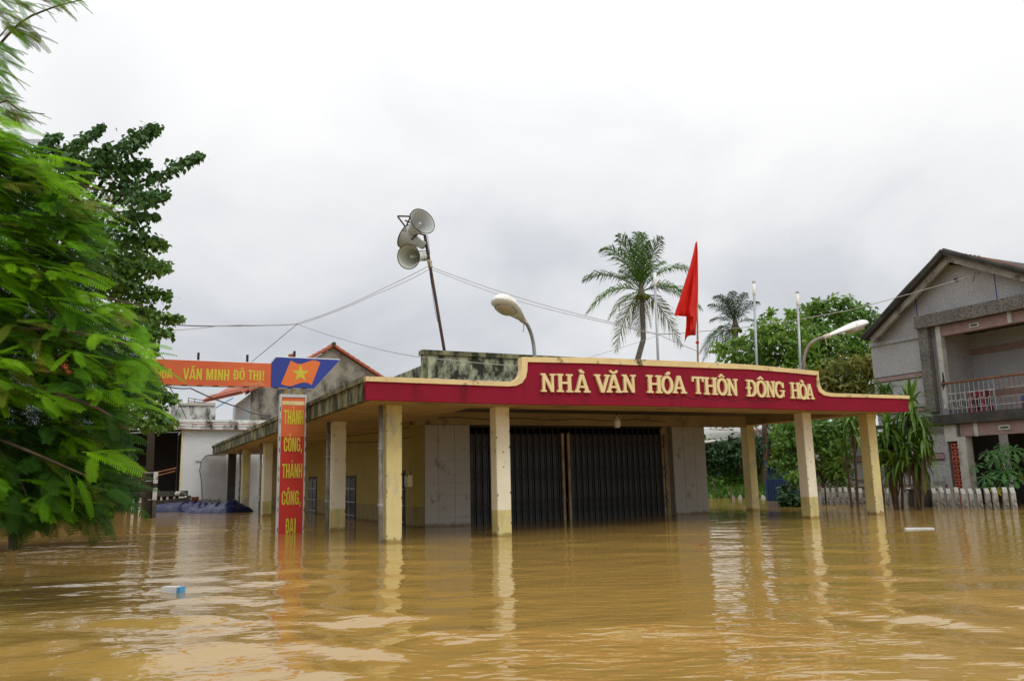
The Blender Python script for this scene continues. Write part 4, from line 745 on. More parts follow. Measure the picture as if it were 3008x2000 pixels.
# rusty awning and its white tube
AB = 16.0; aw = Thing('awning', 'rusty white corrugated awning beyond the porch', 'awning', tuple(atb(2150, 1290, AB)), hall=True)
p0 = atb(2076, 1291, AB); p1 = atb(2320, 1280, AB); am = MB(); vs = []; na = 64
for i in range(na):
    t_ = i / (na - 1); q = p0 + (p1 - p0) * t_; rp_ = .05 * abs(math.sin(i * math.pi / 4))
    for dy, dz in ((0, 0), (.05, .22), (.25, .36), (1.6, .55 + .5 * t_ * 0)): vs.append((q.x, AB + dy, q.z + dz + rp_))
aw.part('roof_sheet', am.add(vs, [(i * 4 + j, (i + 1) * 4 + j, (i + 1) * 4 + j + 1, i * 4 + j + 1) for i in range(na - 1) for j in range(3)]), 'awning', smooth=True)
aw.part('gutter_tube', MB().tube([atb(2060, 1299, AB - .1), atb(2136, 1291, AB - .1)], .07, 10), 'lamp_white', smooth=True)
for px in (2250, 2400): q = atb(px, 1290, AB); aw.part('support_post', MB().tube([(q.x, AB + .3, BED), (q.x, AB + .3, q.z + .3)], .05, 6), 'galv')
# blue gate
GBm = 9.6; gt = Thing('blue_gate', 'dark blue barred metal gate with rusty spikes above', 'gate', (atb(2250, 1490, GBm)[0], GBm, BED))
ga = atb(2249, 1400, GBm)[0]; gb2 = atb(2345, 1400, GBm)[0]; zt_ = atb(2260, 1355, GBm)[2]; zm = atb(2260, 1400, GBm)[2]
gt.part('gate_panel', MB().box(ga, gb2, GBm + .03, GBm + .05, BED, zm - .1), 'gate_blue'); gt.part('gate_rail', MB().box(ga, gb2, GBm - .03, GBm + .029, zt_ - .1, zt_), 'gate_blue')
for k in range(13):
    a = ga + (gb2 - ga) * k / 12; gt.part('gate_bar', MB().tube([(a, GBm, BED), (a, GBm, zt_ - .1)], .018, 5), 'gate_blue')
gt.part('spike_rail', MB().box(ga, gb2, GBm - .03, GBm + .03, zt_ + .003, zt_ + .06), 'rust')
for k in range(9):
    a = ga + (gb2 - ga) * k / 8; gt.part('spike', MB().tube([(a, GBm, zt_ + .06), (a, GBm, zt_ + 1.25)], [.022, .014], 5), 'rust')

# ------------------------------------------------------------------ coconut palms
def frond_mesh(path, width, m=26, seed=0):
    """leaflets hanging either side of a curved rachis"""
    g_ = random.Random(seed); mbf = MB(); n = len(path) - 1; L = sum((path[i + 1] - path[i]).length for i in range(n)); mbf.tube(path, [.035 * (1 - .8 * i / n) * L / 4 for i in range(n + 1)], 5)
    for i in range(m):
        t = .12 + .88 * i / (m - 1); f = t * n; k = min(int(f), n - 1); p = path[k].lerp(path[k + 1], f - k); tg = (path[k + 1] - path[k]).normalized()
        side = tg.cross(Vector((0, 0, 1))); side = side.normalized() if side.length > .1 else Vector((1, 0, 0)); upv = side.cross(tg)
        w = width * (math.sin(math.pi * min(1, .18 + t * .80)) ** .6) * g_.uniform(.85, 1.1)
        for s_ in (-1, 1):
            d = (side * s_ * g_.uniform(.6, .85) + tg * g_.uniform(.6, .9) + upv * g_.uniform(-.05, .3)).normalized(); a = p; b = p + d * w * .5; c = p + d * w * .85 - Vector((0, 0, w * g_.uniform(.18, .45))); wd = .028 * L / 4
            wv = tg * wd; mbf.add([a - wv, a + wv, b + wv * 1.2, b - wv * 1.2, c], [(0, 1, 2, 3), (3, 2, 4)])
    return mbf
def palm(label, cpx, Y, tips, trunk_px, r, seed):
    ctr = atd(*cpx, Y); base = atd(*trunk_px[0], Y); base.z = BED; t = Thing('coconut_palm', label, 'palm tree', base, hall=False, group='coconut palms behind the hall'); g_ = random.Random(seed)
    t.part('trunk', MB().tube([base] + [atd(x, y, Y) for x, y in trunk_px] + [ctr], [r * 1.3] + [r * (1.1 - .3 * i / len(trunk_px)) for i in range(len(trunk_px))] + [r * .9], 10), 'palm_bark', smooth=True)
    for i, (x, y, lift, old) in enumerate(tips):
        dy = g_.uniform(-1.6, 1.6); tip = atd(x, y, Y + dy); mid = (ctr + tip) / 2 + Vector((0, dy * .3, lift * (tip - ctr).length)); path = bez(ctr, mid, tip, 12)
        t.part('frond', frond_mesh(path, 1.3 * min(1.15, max(.7, (tip - ctr).length / 3.2)), 44, seed * 31 + i), 'leaf_palm_old' if old else ('leaf_palm' if seed == 3 else 'leaf_palm_dark'))
    t.part('crown_heart', MB().lathe(ctr - Vector((0, 0, .5)), (0, 0, 1), [(.05, 0), (.17, .15), (.2, .45), (.12, .8), (.03, 1.1)], 10), 'palm_bark', smooth=True)
    for k in range(5): t.part('coconut', MB().lathe(ctr + Vector((.28 * math.cos(k * 1.3), -.25 * abs(math.sin(k * 1.3)), -.5 + .12 * (k % 2))), (0, 0, 1), [(.01, 0), (.1, .05), (.13, .14), (.1, .24), (.01, .3)], 8), 'leaf_palm_old', smooth=True)
zz = lambda x, y: (1650 + x / 3.136, 620 + y / 3.136)
tp = [(520, 225, .25, 0), (600, 250, .2, 0), (690, 205, .1, 0), (745, 215, .1, 0), (790, 300, .15, 0), (905, 245, .2, 0), (385, 350, .35, 0), (205, 640, .38, 0), (240, 930, .38, 0), (440, 990, .25, 0), (500, 1290, .35, 1), (820, 1080, .3, 1), (1095, 1240, .35, 1), (1110, 790, .3, 0), (1165, 540, .38, 0), (1285, 900, .42, 0), (540, 560, .3, 0), (930, 480, .3, 0), (640, 1060, .25, 0), (560, 620, .4, 1), (720, 1150, .2, 1)]
palm('tall coconut palm left of the red flag', (1884, 858), 43, [(*zz(x, y), l, o) for x, y, l, o in tp], [(1873, 1100), (1874, 1053), (1890, 996), (1888, 930)], .16, 3)
palm('smaller coconut palm half hidden by the bright green tree, right of the flag', (2160, 955), 47, [(2086, 895, .25, 0), (2105, 870, .3, 0), (2150, 858, .15, 0), (2188, 862, .2, 0), (2222, 888, .3, 0), (2058, 1035, .35, 0), (2064, 1062, .35, 0), (2105, 1052, .3, 0), (2130, 1060, .2, 0), (2225, 950, .3, 0), (2090, 940, .3, 0), (2130, 880, .2, 0)], [(2155, 1300), (2158, 1100)], .2, 4)

# ------------------------------------------------------------------ strap-leaved plants by the fence
def strap_leaf(L, w, droop, n=6):
    m = MB(); vs = []
    for i in range(n + 1):
        t = i / n; x = L * (t - .25 * droop * t * t); z = -L * droop * t * t * .75; ww = w * (math.sin(math.pi * min(1, .12 + t * .88)) ** .7 if t < 1 else 0) * .5 + .001
        vs += [(x, -ww, z + ww * .35), (x, 0, z), (x, ww, z + ww * .35)]
    m.add(vs, [(i * 3 + j, i * 3 + j + 1, (i + 1) * 3 + j + 1, (i + 1) * 3 + j) for i in range(n) for j in range(2)]); return m.mesh('leaf')
SLV = [strap_leaf(.74, .085, d) for d in (.25, .6, 1.0)]; SLV_D = [strap_leaf(.62, .09, d) for d in (1.3, 1.5)]
def cordyline(label, heads, base_px, Y, seed):
    base = atd(*base_px, Y); base.z = BED; t = Thing('dracaena', label, 'plant', base, hall=False, group='strap-leaved plants by the picket fence'); g_ = random.Random(seed)
    for (x, y, nl, sc_) in heads:
        c = atd(x, y, Y + g_.uniform(-.3, .3)); p, rr = limb(base + Vector((g_.uniform(-.15, .15), 0, 0)), c, .045, .03, .04); t.part('stem', MB().tube(p, rr, 6), 'bark', smooth=True)
        for k in range(int(nl * 1.6)):
            az = g_.uniform(0, 6.28); el = g_.uniform(-.8, 1.2); me = SLV[0 if el > .8 else (1 if el > .1 else 2)]
            o = link('leaf', me.copy() if False else me, 'leaf_drac', t.e); o.matrix_local = Matrix.Translation(c - base - Vector((0, 0, .3 * k / nl))) @ Matrix.Rotation(az, 4, 'Z') @ Matrix.Rotation(-el, 4, 'Y') @ Matrix.Scale(sc_ * g_.uniform(.75, 1.15), 4)
        for k in range(nl // 3):
            o = link('dead_leaf', SLV_D[k % 2], 'leaf_dead', t.e); o.matrix_local = Matrix.Translation(c - base - Vector((0, 0, .35 + .9 * k / nl))) @ Matrix.Rotation(g_.uniform(0, 6.28), 4, 'Z') @ Matrix.Rotation(.6, 4, 'Y') @ Matrix.Scale(sc_ * g_.uniform(.8, 1.1), 4)
cordyline('strap-leaved plant just right of the red fascia end, leaves rising above it', [(2672, 1165, 34, 1.0), (2690, 1225, 40, 1.05), (2712, 1255, 24, .9), (2660, 1300, 26, 1.0), (2700, 1330, 20, 1.1)], (2690, 1470), 22.6, 5)
cordyline('strap-leaved plant hanging beside the rightmost yellow column', [(2610, 1240, 36, 1.0), (2590, 1270, 26, .95), (2640, 1260, 26, 1.0), (2620, 1330, 22, 1.1)], (2625, 1470), 23.2, 6)
cordyline('strap-leaved tuft showing over the top of the red fascia', [(2595, 1130, 40, .85), (2560, 1145, 16, .7)], (2590, 1470), 26, 7)
cordyline('strap-leaved plant seen between the two right-hand yellow columns', [(2500, 1225, 22, .9), (2480, 1300, 14, .8)], (2500, 1470), 25, 8)
# papaya: palmate lobed leaves on long stalks
def papaya_leaf():
    m = MB(); N_ = 7; vs = [(0, 0, 0)]; fs = []
    for k in range(N_):
        an = math.radians(-130 + 260 * k / (N_ - 1)); L = .30 * (1 - .35 * abs(k - 3) / 3)
        def at(r, da, z): return (r * math.cos(an + da), r * math.sin(an + da), z)
        o = len(vs); vs += [at(.06, -.22, .01), at(.13, -.10, .012), at(.15 * L / .3, -.34, -.02), at(.20 * L / .3, -.12, 0), at(.24 * L / .3, -.22, -.03), at(L, 0, -.05), at(.24 * L / .3, .22, -.03), at(.20 * L / .3, .12, 0), at(.15 * L / .3, .34, -.02), at(.13, .10, .012), at(.06, .22, .01)]
        fs += [(0, o, o + 1), (o + 1, o + 2, o + 3), (o + 3, o + 4, o + 5), (o + 5, o + 6, o + 7), (o + 7, o + 8, o + 9), (0, o + 9, o + 10), (0, o + 1, o + 9), (o + 1, o + 3, o + 7, o + 9), (o + 3, o + 5, o + 7)]
    return m.add(vs, fs).mesh('leaf')
PL = papaya_leaf()
pc = atd(2960, 1440, 23.4); base = Vector((pc.x, pc.y, BED)); pp = Thing('papaya_plant', 'papaya plant with lobed leaves behind the picket fence at the right edge', 'plant', base, hall=False)
pp.part('stem', MB().tube([base, pc, pc + Vector((.05, 0, .5))], [.06, .05, .04], 8), 'bark', smooth=True)
for k, (x, y, s_) in enumerate([(2908, 1328, 1.1), (2955, 1348, 1.25), (2975, 1318, 1.2), (2916, 1385, 1.2), (2975, 1402, 1.2), (2890, 1430, 1.0), (2868, 1368, .9), (3000, 1350, 1.1), (2945, 1310, .9), (2995, 1400, 1.0), (2925, 1350, 1.0), (3020, 1330, 1.2), (2930, 1335, 1.1), (2950, 1385, 1.2), (2990, 1375, 1.2), (2895, 1400, 1.0), (2940, 1415, 1.1)]):
    q = atd(x, y, 23.4 - random.uniform(0, .6)); top = pc + Vector((.05, 0, .35)); sk = pp.part('leaf_stalk', MB().tube(bez(top, (top + q) / 2 + Vector((0, 0, .12)), q, 6), .012, 5), 'leaf_weed')
    o = link('leaf', PL, 'leaf_papaya', pp.e); d = (q - top); az = math.atan2(d.y, d.x)
    o.matrix_local = Matrix.Translation(q - base) @ Matrix.Rotation(az, 4, 'Z') @ Matrix.Rotation(.7 + random.uniform(-.2, .4), 4, 'Y') @ Matrix.Scale(s_ * 1.3, 4)
for k, (x, y, s_) in enumerate([(2926, 1440, .75), (3002, 1400, .5)]):
    q = atd(x, y, 22.6 if k == 0 else 23.2); o = link('yellow_leaf', PL.copy(), None, pp.e); o.data.materials.clear(); o.data.materials.append(MATS['leaf_yellow']); o['label'] = 'wilted yellow leaf'
    o.matrix_local = Matrix.Translation(q - base) @ Matrix.Rotation(-1.6, 4, 'Z') @ Matrix.Rotation(1.35, 4, 'Y') @ Matrix.Scale(s_, 4)

# ------------------------------------------------------------------ white house on the left, behind the side canopy
WB = 27.8; wq = lambda x, y, b=WB: atb(x, y, b)
cA = wq(537, 1300).x; zW = wq(537, 1262).z
wh = Thing('white_house', 'flooded white house with mossy flat roof edge and dark open porch', 'building', (cA, WB, BED))
wh.part('front_wall', MB().box(cA, cA + 9, WB, WB + .25, BED, zW), 'white_wall')
pp_ = [(wq(x, y).x, wq(x, y).z) for x, y in ((588, 1490), (594, 1465), (592, 1430), (590, 1400), (586, 1382), (592, 1352), (605, 1338), (616, 1336), (664, 1337), (664, 1490))]
wh.part('plaster_patch', MB().prism([pp_], fx, WB - .015, WB - .002), 'patch_grey', label='grey cement patch with ragged edge')
wh.part('plaster_crack', MB().tube([(x, WB - .016, z) for x, z in pp_[:9]], .02, 4), 'dark_mould')
wh.part('wall_ledge', MB().box(pp_[0][0] - .3, pp_[0][0] - .02, WB - .06, WB - .003, pp_[5][1] - .05, pp_[5][1] + .03), 'pale_trim')
# porch on the left: deep dark opening facing the side
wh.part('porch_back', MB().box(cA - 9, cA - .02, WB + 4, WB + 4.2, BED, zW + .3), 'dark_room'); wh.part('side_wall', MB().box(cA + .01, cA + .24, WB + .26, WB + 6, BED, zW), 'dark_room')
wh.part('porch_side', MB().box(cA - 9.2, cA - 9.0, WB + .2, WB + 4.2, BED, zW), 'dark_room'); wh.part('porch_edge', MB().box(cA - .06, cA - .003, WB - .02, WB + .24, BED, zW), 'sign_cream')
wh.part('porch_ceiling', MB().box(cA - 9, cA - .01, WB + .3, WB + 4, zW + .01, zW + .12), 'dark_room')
z2 = wq(560, 1234).z; n = 7
for k in range(n):
    a0 = cA - .3 + k * 1.35; wh.part('roof_edge', MB().box(a0, a0 + 1.34, WB - .35 + .01 * math.sin(k * 9), WB + 1, zW + .002, z2 - .12 + .02 * math.sin(k * 4)), 'white_mossy')
wh.part('roof_edge', MB().box(cA - .3, cA + 8.5, WB - .25, WB + .8, z2 - .09, z2 + .02), 'white_mossy')
wh.part('roof_edge', MB().hexa([(cA - .302, WB - .34, zW + .004), (cA - .302, WB + .3, zW + .004), (cA - 9.4, WB + 3.2, zW + .01), (cA - 9.4, WB + 2.4, zW + .01), (cA - .302, WB - .34, z2 - .14), (cA - .302, WB + .3, z2 - .14), (cA - 9.4, WB + 3.2, z2 - .2), (cA - 9.4, WB + 2.4, z2 - .2)]), 'white_mossy')
wh.part('awning_sheet', MB().hexa([(cA - .15, WB - .1, zW - .14), (cA - .15, WB + .6, zW - .1), (cA - 8, WB + 2.0, zW - .16), (cA - 8, WB + 1.2, zW - .2), (cA - .15, WB - .1, zW - .1), (cA - .15, WB + .6, zW - .06), (cA - 8, WB + 2.0, zW - .12), (cA - 8, WB + 1.2, zW - .16)]), 'galv')
wb2 = WB + 4
wh.part('roof_parapet', MB().box(wq(470, 1200, wb2).x, wq(634, 1200, wb2).x, wb2, wb2 + .3, zW + .1, wq(560, 1191, wb2).z), 'white_mossy'); wh.part('parapet_coping', MB().box(wq(540, 1200, wb2).x, wq(632, 1200, wb2).x, wb2 - .08, wb2 + .3, wq(560, 1191, wb2).z + .002, wq(560, 1182, wb2).z), 'white_tile')
wh.part('roof_rail', MB().tube([wq(553, 1169, wb2 + 2), wq(600, 1176, wb2 + 2)], .02, 5).tube([wq(553, 1178, wb2 + 2), wq(600, 1182, wb2 + 2)], .02, 5).tube([wq(553, 1168, wb2 + 2), wq(553, 1190, wb2 + 2)], .02, 5).tube([wq(572, 1171, wb2 + 2), wq(572, 1192, wb2 + 2)], .02, 5), 'black')
tk = wq(535, 1187, wb2 - .4); wh.part('water_tank', MB().lathe(tk, (1, 0, 0), [(.01, -.2), (.15, -.2), (.17, -.15), (.17, .2), (.14, .25), (.01, .25)], 14), 'pale_trim', smooth=True)
# gabled house with red tiles behind it
GBk = 34.0; gq = lambda x, y, b=GBk: atb(x, y, b)
gh = Thing('tiled_house', 'stained gabled house with red tile roof behind the blue arrow sign', 'building', (gq(737, 1300).x, GBk, BED))
gL = gq(737, 1200); gA = gq(978, 1018); gR = 2 * gA.x - gL.x; zE = gq(737, 1148).z
gh.part('gable_wall', MB().prism([[(gL.x, BED), (gR, BED), (gR, zE), (gA.x, gA.z - .1), (gL.x, zE)]], fx, GBk, GBk + .3), 'gable_stained')
gh.part('side_wall', MB().box(gL.x, gL.x + .3, GBk + .302, GBk + 9, BED, zE - .1), 'blue_wall')
def tile_row(thing, A, B, Cc, D, nr, nc_, m='roof_tile', rr=.09):
    """half-round tiles on the quad A(eave, near) B(eave, far) C(ridge, far) D(ridge, near)"""
    rf = thing.part('roof', MB().add([A, B, Cc, D, *[Vector(p) - Vector((0, 0, .08)) for p in (A, B, Cc, D)]], [(0, 1, 2, 3), (7, 6, 5, 4), (0, 4, 5, 1), (1, 5, 6, 2), (2, 6, 7, 3), (3, 7, 4, 0)]), m)
    A, B, Cc, D = map(Vector, (A, B, Cc, D)); along = (B - A); upv = (D - A); nrm = along.cross(upv).normalized(); nrm = nrm if nrm.z > 0 else -nrm; wv = along / nc_
    tm = MB(); k5 = 6; sl = upv / nr
    tm.add([wv * .5 - wv * .5 * math.cos(a) + nrm * (rr * math.sin(a) + (.035 if s_ == 0 else 0.005)) + sl * s_ for s_ in (0, 1.08) for a in np.linspace(0, math.pi, k5)], [(j, j + 1, k5 + j + 1, k5 + j) for j in range(k5 - 1)]); me = tm.mesh('roof_tile')
    for r in range(nr):
        for c in range(nc_):
            o = link('roof_tile', me, m, rf, True); o.location = A + (B - A) * (c / nc_) + (D - A) * (r / nr) - thing.off
dv = (gA.z - zE) / (gA.x - gL.x); ovh = .75
for sgn, ex in ((-1, gL.x - ovh * .2), (1, gR + .4)):
    ez = gA.z - abs(ex - gA.x) * dv + .06
    tile_row(gh, (ex, GBk - .28, ez), (ex, GBk + 1.6, ez), (gA.x, GBk + 1.6, gA.z + .08), (gA.x, GBk - .28, gA.z + .08), 16, 6)
gh.part('ridge_cap', MB().tube([(gA.x, GBk - .35, gA.z + .12), (gA.x, GBk + 3, gA.z + .12)], .13, 8), 'moss_concrete')
e0 = gq(712, 1153, GBk - .2); e1 = gq(596, 1180, GBk + 5.5); r0_ = gq(738, 1136, GBk - .1); r1_ = gq(668, 1139, GBk + 6.0)
tile_row(gh, e0, e1, r1_, r0_, 4, 22, rr=.1)
gh.part('side_wall', MB().hexa([(gL.x - .01, GBk + .2, BED), (gL.x - .3, GBk + 5.0, BED), (gL.x + .2, GBk + 5.2, BED), (gL.x + .2, GBk + .2, BED), (gL.x - .01, GBk + .2, e0.z - .15), (gL.x - .3, GBk + 5.0, e0.z - .2), (gL.x + .2, GBk + 5.2, e0.z - .1), (gL.x + .2, GBk + .2, e0.z - .1)]), 'blue_wall')
gh.part('blue_pipe', MB().tube([gq(685, 1168, GBk - .1), gq(640, 1194, GBk - .1), gq(618, 1208, GBk - .1)], .035, 6), 'bin_blue')
gh.part('ridge_pot', MB().tube([gq(848, 1046, GBk), gq(862, 1043, GBk)], .12, 8), 'roof_tile')
# ------------------------------------------------------------------ tarps, balustrade, pole, rubbish in front of the white house
def tarp(label, x0, x1, yw, hpx, seed, mat_='tarp'):
    p0 = atz(x0, yw); p1 = atz(x1, yw - 1); n, m = 44, 22; g_ = np.random.default_rng(seed); ph = g_.uniform(0, 6, 8); ax = (p1 - p0); ay = Vector((-ax.y, ax.x, 0)).normalized(); Hh = hpx * p0.y / FPX; vs = []
    for i in range(n + 1):
        for j in range(m + 1):
            s_, t = i / n, j / m; e_ = min(1, 7 * s_, 5 * (1 - s_)) * min(1, 3.2 * t, 3.2 * (1 - t)); f = (.72 + .28 * math.sin(3.2 * s_ + ph[0])) * e_ ** .6
            cre = sum(w_c * (abs(((s_ * fx_ + t * fy_ + p_) % 1) * 2 - 1) - .5) for fx_, fy_, w_c, p_ in ((2.3, 1.1, .34, ph[1]), (4.1, -2.2, .26, ph[2]), (7.3, 3.7, .16, ph[4]), (11.0, -5.0, .10, ph[5])))
            z = Hh * f + Hh * e_ * cre
            vs.append(p0 + ax * s_ + ay * (t * 1.9 + .1 * math.sin(8 * s_ + ph[3])) + Vector((0, 0, z - .12 * (1 - min(1, e_ * 4)))))
    single('tarpaulin', MB().add(vs, [(i * (m + 1) + j, (i + 1) * (m + 1) + j, (i + 1) * (m + 1) + j + 1, i * (m + 1) + j + 1) for i in range(n) for j in range(m)]), mat_, label, 'tarpaulin', tuple(p0), False, 'blue tarpaulins over piled goods')
tarp('larger crumpled dark blue tarpaulin on the left, half under water', 411, 575, 1505, 29, 3); tarp('smaller boxy dark blue tarpaulin beside the mouldy end column', 532, 673, 1508, 28, 9)
bq = lambda x, y, b=26.6: atb(x, y, b)
bs_ = Thing('balustrade', 'low dark concrete balustrade with white posts left of the tarpaulins', 'balustrade', (bq(420, 1490).x, 26.6, BED))
bs_.part('top_rail', MB().box(bq(372, 1450).x, bq(552, 1450).x, 26.55, 26.85, bq(450, 1458).z, bq(450, 1443).z), 'dark_mould')
for px, w, m in ((386, 8, 'picket'), (407, 8, 'picket'), (470, 6, 'white_tile'), (488, 6, 'white_tile'), (508, 6, 'white_tile'), (548, 12, 'dark_mould'), (428, 10, 'dark_mould'), (365, 9, 'bark')):
    bs_.part('baluster', MB().box(bq(px, 1480).x, bq(px + w, 1480).x, 26.6, 26.78, BED, bq(450, 1458).z - .003), m)
plank = Thing('timber_pile', 'pile of dark wet planks above the tarpaulins by the white wall', 'timber', tuple(atb(500, 1495, 23.2)), hall=True)
for x0, y0, x1, y1 in ((402, 1480, 552, 1462), (405, 1486, 556, 1466), (440, 1478, 560, 1470)): plank.part('plank', MB().tube([atb(x0, y0, 23.0), atb(x1, y1, 23.4)], .05, 4), 'bark_dark')
ct = atb(598, 1474, 24.0)
cr = Thing('corrugated_sheet', 'dark corrugated sheet lying behind the blue tarpaulins', 'roof sheet', tuple(atb(600, 1480, 24.2)), hall=True); vs = []
for i in range(60):
    q = atb(535 + i * 2.1, 1473 + (i / 60) * 4, 24.2); z = q.z + .035 * math.sin(i * 1.05)
    vs += [(q.x, 24.2, z), (q.x, 25.6, z + .12)]
cr.part('sheet', MB().add(vs, [(i * 2, i * 2 + 2, i * 2 + 3, i * 2 + 1) for i in range(59)]), 'dark_mould')
bk_ = atb(572, 1478, 23.9); bk = Thing('bucket', 'small red bucket on the rubbish behind the tarpaulins', 'bucket', tuple(bk_)); bk.part('bucket_body', MB().lathe(bk_, (0, 0, 1), [(.01, 0), (.12, 0), (.16, .26), (.17, .28), (.15, .28), (.11, .02), (.01, .02)], 14), 'rust_bright', smooth=True); bk.part('rim', MB().tube([(bk_.x + .165 * math.cos(t), bk_.y + .165 * math.sin(t), bk_.z + .28) for t in np.linspace(0, 6.283, 15)], .012, 5), 'stool_red')
sk = atb(528, 1450, 26.5); single('sack', MB().lathe(sk - Vector((0, 0, .12)), (0.2, 0, 1), [(.01, 0), (.22, .03), (.26, .12), (.2, .2), (.01, .24)], 9), 'white_mossy', 'pale sack slumped on the end of the balustrade', 'sack', tuple(sk - Vector((0, 0, .12))), True, smooth=True)
sf = atz(270, 1497); single('floating_board', MB().hexa([(sf.x - .45, sf.y, -.01), (sf.x + .5, sf.y - .2, -.01), (sf.x + .6, sf.y + .3, .0), (sf.x - .3, sf.y + .4, .0), (sf.x - .45, sf.y, .04), (sf.x + .5, sf.y - .2, .03), (sf.x + .6, sf.y + .3, .1), (sf.x - .3, sf.y + .4, .12)]), 'picket', 'pale board floating just under the hanging tree branches', 'board', tuple(sf), False)
UB = 17.5; uq = lambda x, y, b=UB: atb(x, y, b)
pb_ = uq(438, 1480); pl = Thing('utility_pole', 'dark weathered pole with bands left of the white house', 'pole', (pb_.x, UB, BED))
pl.part('pole_shaft', MB().tube([(pb_.x, UB, BED), uq(445, 1250), uq(450, 1000)], [.14, .13, .115], 12), 'bark_dark', smooth=True)
for y in (1388, 1412, 1467): q = uq(440, y); pl.part('band', MB().lathe(q, (0, 0, 1), [(.13, -.012), (.15, -.012), (.15, .012), (.13, .012)], 12), 'galv')
wm = uq(461, 1400, UB - .2); mk = Thing('marker_post', 'white and black painted marker post in front of the dark pole', 'post', (wm.x, UB - .2, BED))
w0, w1 = uq(451, 1400, UB - .2).x, uq(464, 1400, UB - .2).x
for y0, y1, m in ((1385, 1419, 'picket'), (1419, 1432, 'black'), (1432, 1468, 'picket')): mk.part('painted_section', MB().box(w0, w1, UB - .25, UB - .15, uq(458, y1, UB - .2).z, uq(458, y0, UB - .2).z - .002), m)
mk.part('post_foot', MB().box(w0 + .01, w1 - .01, UB - .24, UB - .16, BED, uq(458, 1468, UB - .2).z - .002), 'dark_mould')
rr_ = Thing('boom_barrier', 'rusty red and white slanting rails by the dark pole', 'barrier', (uq(420, 1400, 19).x, 19, BED))
for x0, y0, x1, y1 in ((330, 1416, 518, 1374), (340, 1428, 515, 1383)): rr_.part('rail', MB().tube([uq(x0, y0, 19), uq(x1, y1, 19)], .025, 6), 'rust_bright', smooth=True)
q = uq(424, 1400, 19); rr_.part('post', MB().tube([(q.x, 19, BED), (q.x, 19, q.z + .2)], .03, 6), 'rust')

# ------------------------------------------------------------------ floating litter
lb = atz(508, 1737); bx = Thing('floating_carton', 'white carton with blue end floating in the left foreground', 'carton', (lb.x, lb.y, -.03), hall=False)
d = Vector((.96, -.28, 0)); e2 = Vector((.28, .96, 0))
def obox(c, l0, l1, w, z0, z1): return MB().hexa([c + d * l + e2 * s_ + Vector((0, 0, z)) for z in (z0, z1) for l, s_ in ((l0, -w), (l1, -w), (l1, w), (l0, w))])
bx.part('carton_body', obox(Vector((lb.x, lb.y, 0)), -.12, .08, .045, -.03, .055), 'bin_white'); bx.part('carton_end', obox(Vector((lb.x, lb.y, 0)), .081, .125, .045, -.03, .054), 'bin_blue')
fm = atz(2700, 1553); single('foam_sheet', obox(Vector((fm.x, fm.y, 0)), -.25, .25, .1, -.01, .02), 'bin_white', 'flat white foam sheet floating right of the rightmost column', 'foam', (fm.x, fm.y, 0), False)
lf = atz(2057, 1601); vs = [(lf.x - .09, lf.y, .005), (lf.x - .02, lf.y - .05, .01), (lf.x + .07, lf.y - .03, .03), (lf.x + .12, lf.y + .02, .10), (lf.x + .03, lf.y + .05, .02)]
single('fallen_leaf', MB().add(vs + [(x, y, z - .006) for x, y, z in vs], [(0, 1, 2, 4), (2, 3, 4), (9, 7, 6, 5), (9, 8, 7), (0, 5, 6, 1), (1, 6, 7, 2), (2, 7, 8, 3), (3, 8, 9, 4), (4, 9, 5, 0)]), 'rust_bright', 'curled brown leaf floating in front of the porch', 'leaf', (lf.x, lf.y, 0), False)

# ------------------------------------------------------------------ overhead cables
def cable(label, pts, r=.012, m='cable_dark', sag=.0):
    P_ = [Vector(p) for p in pts]; out = []
    for i in range(len(P_) - 1):
        mid = (P_[i] + P_[i + 1]) / 2 - Vector((0, 0, sag * (P_[i + 1] - P_[i]).length * 2)); out += bez(P_[i], mid, P_[i + 1], 10)[(1 if i else 0):]
    single('overhead_cable', MB().tube(out, r, 5), m, label, 'cable', tuple(P_[0]), False, 'overhead cables')
mW = wl(*Q(1258, 782)); A = lambda x, y, Y: atd(x, y, Y)
node = A(873, 952, 21)
cable('cable from the mast down left to the cable junction above the sign, upper strand', [mW, A(1130, 845, 20.5), A(1000, 905, 20.7), A(873, 950, 21)], .008, 'cable_light', .012)
cable('cable from the mast down left to the cable junction above the sign, lower strand', [wl(*Q(1260, 792)), A(1100, 866, 20.5), A(873, 954, 21)], .007, 'cable_light', .02)
cable('cable from the cable junction level to the left into the trees', [node, A(700, 956, 19), A(540, 956, 17), A(380, 938, 15), A(100, 905, 12)], .012, 'cable_dark', .008)
cable('second cable to the left into the trees, drooping lower', [node, A(640, 958, 18), A(510, 970, 16.5), A(300, 985, 14)], .008, 'cable_light', .006)
cable('cable from the junction down to the top of the orange cross board', [node, A(738, 1064, 20)], .008)
cable('long cable from the junction to the hall fascia', [node, A(1100, 1022, 19), wl(*atb(1330, 1058, FB + .3)), wl(*atb(1525, 1074, FB - .02))], .008, 'cable_light', .01)
cable('long cable from the mast right to the flag pole, upper strand', [wl(*Q(1262, 783)), A(1504, 868, 21), wl(*atb(1790, 945, 1.4)), wl(*atb(1930, 980, 1.2)), wl(*atb(2050, 1032, 1.2))], .008, 'cable_light', .008)
cable('long cable from the mast right to the flag pole, lower strand', [wl(*Q(1264, 790)), A(1500, 878, 21), wl(*atb(1790, 950, 1.4)), wl(*atb(1935, 984, 1.2))], .007, 'cable_light', .008)
cable('white cable from the flag pole across the trees to the grey house gable', [wl(*atb(1930, 981, 1.2)), A(2048, 974, 22.5), A(2215, 958, 23), A(2500, 910, 24), wl(*ata(2870, 805, HA - .5))], .011, 'cable_light', .006)
cable('thin cable rising behind the tall palm trunk to the flag', [wl(*atb(1730, 1050, 4.0)), A(1935, 985, 24)], .006, 'cable_light', .003)
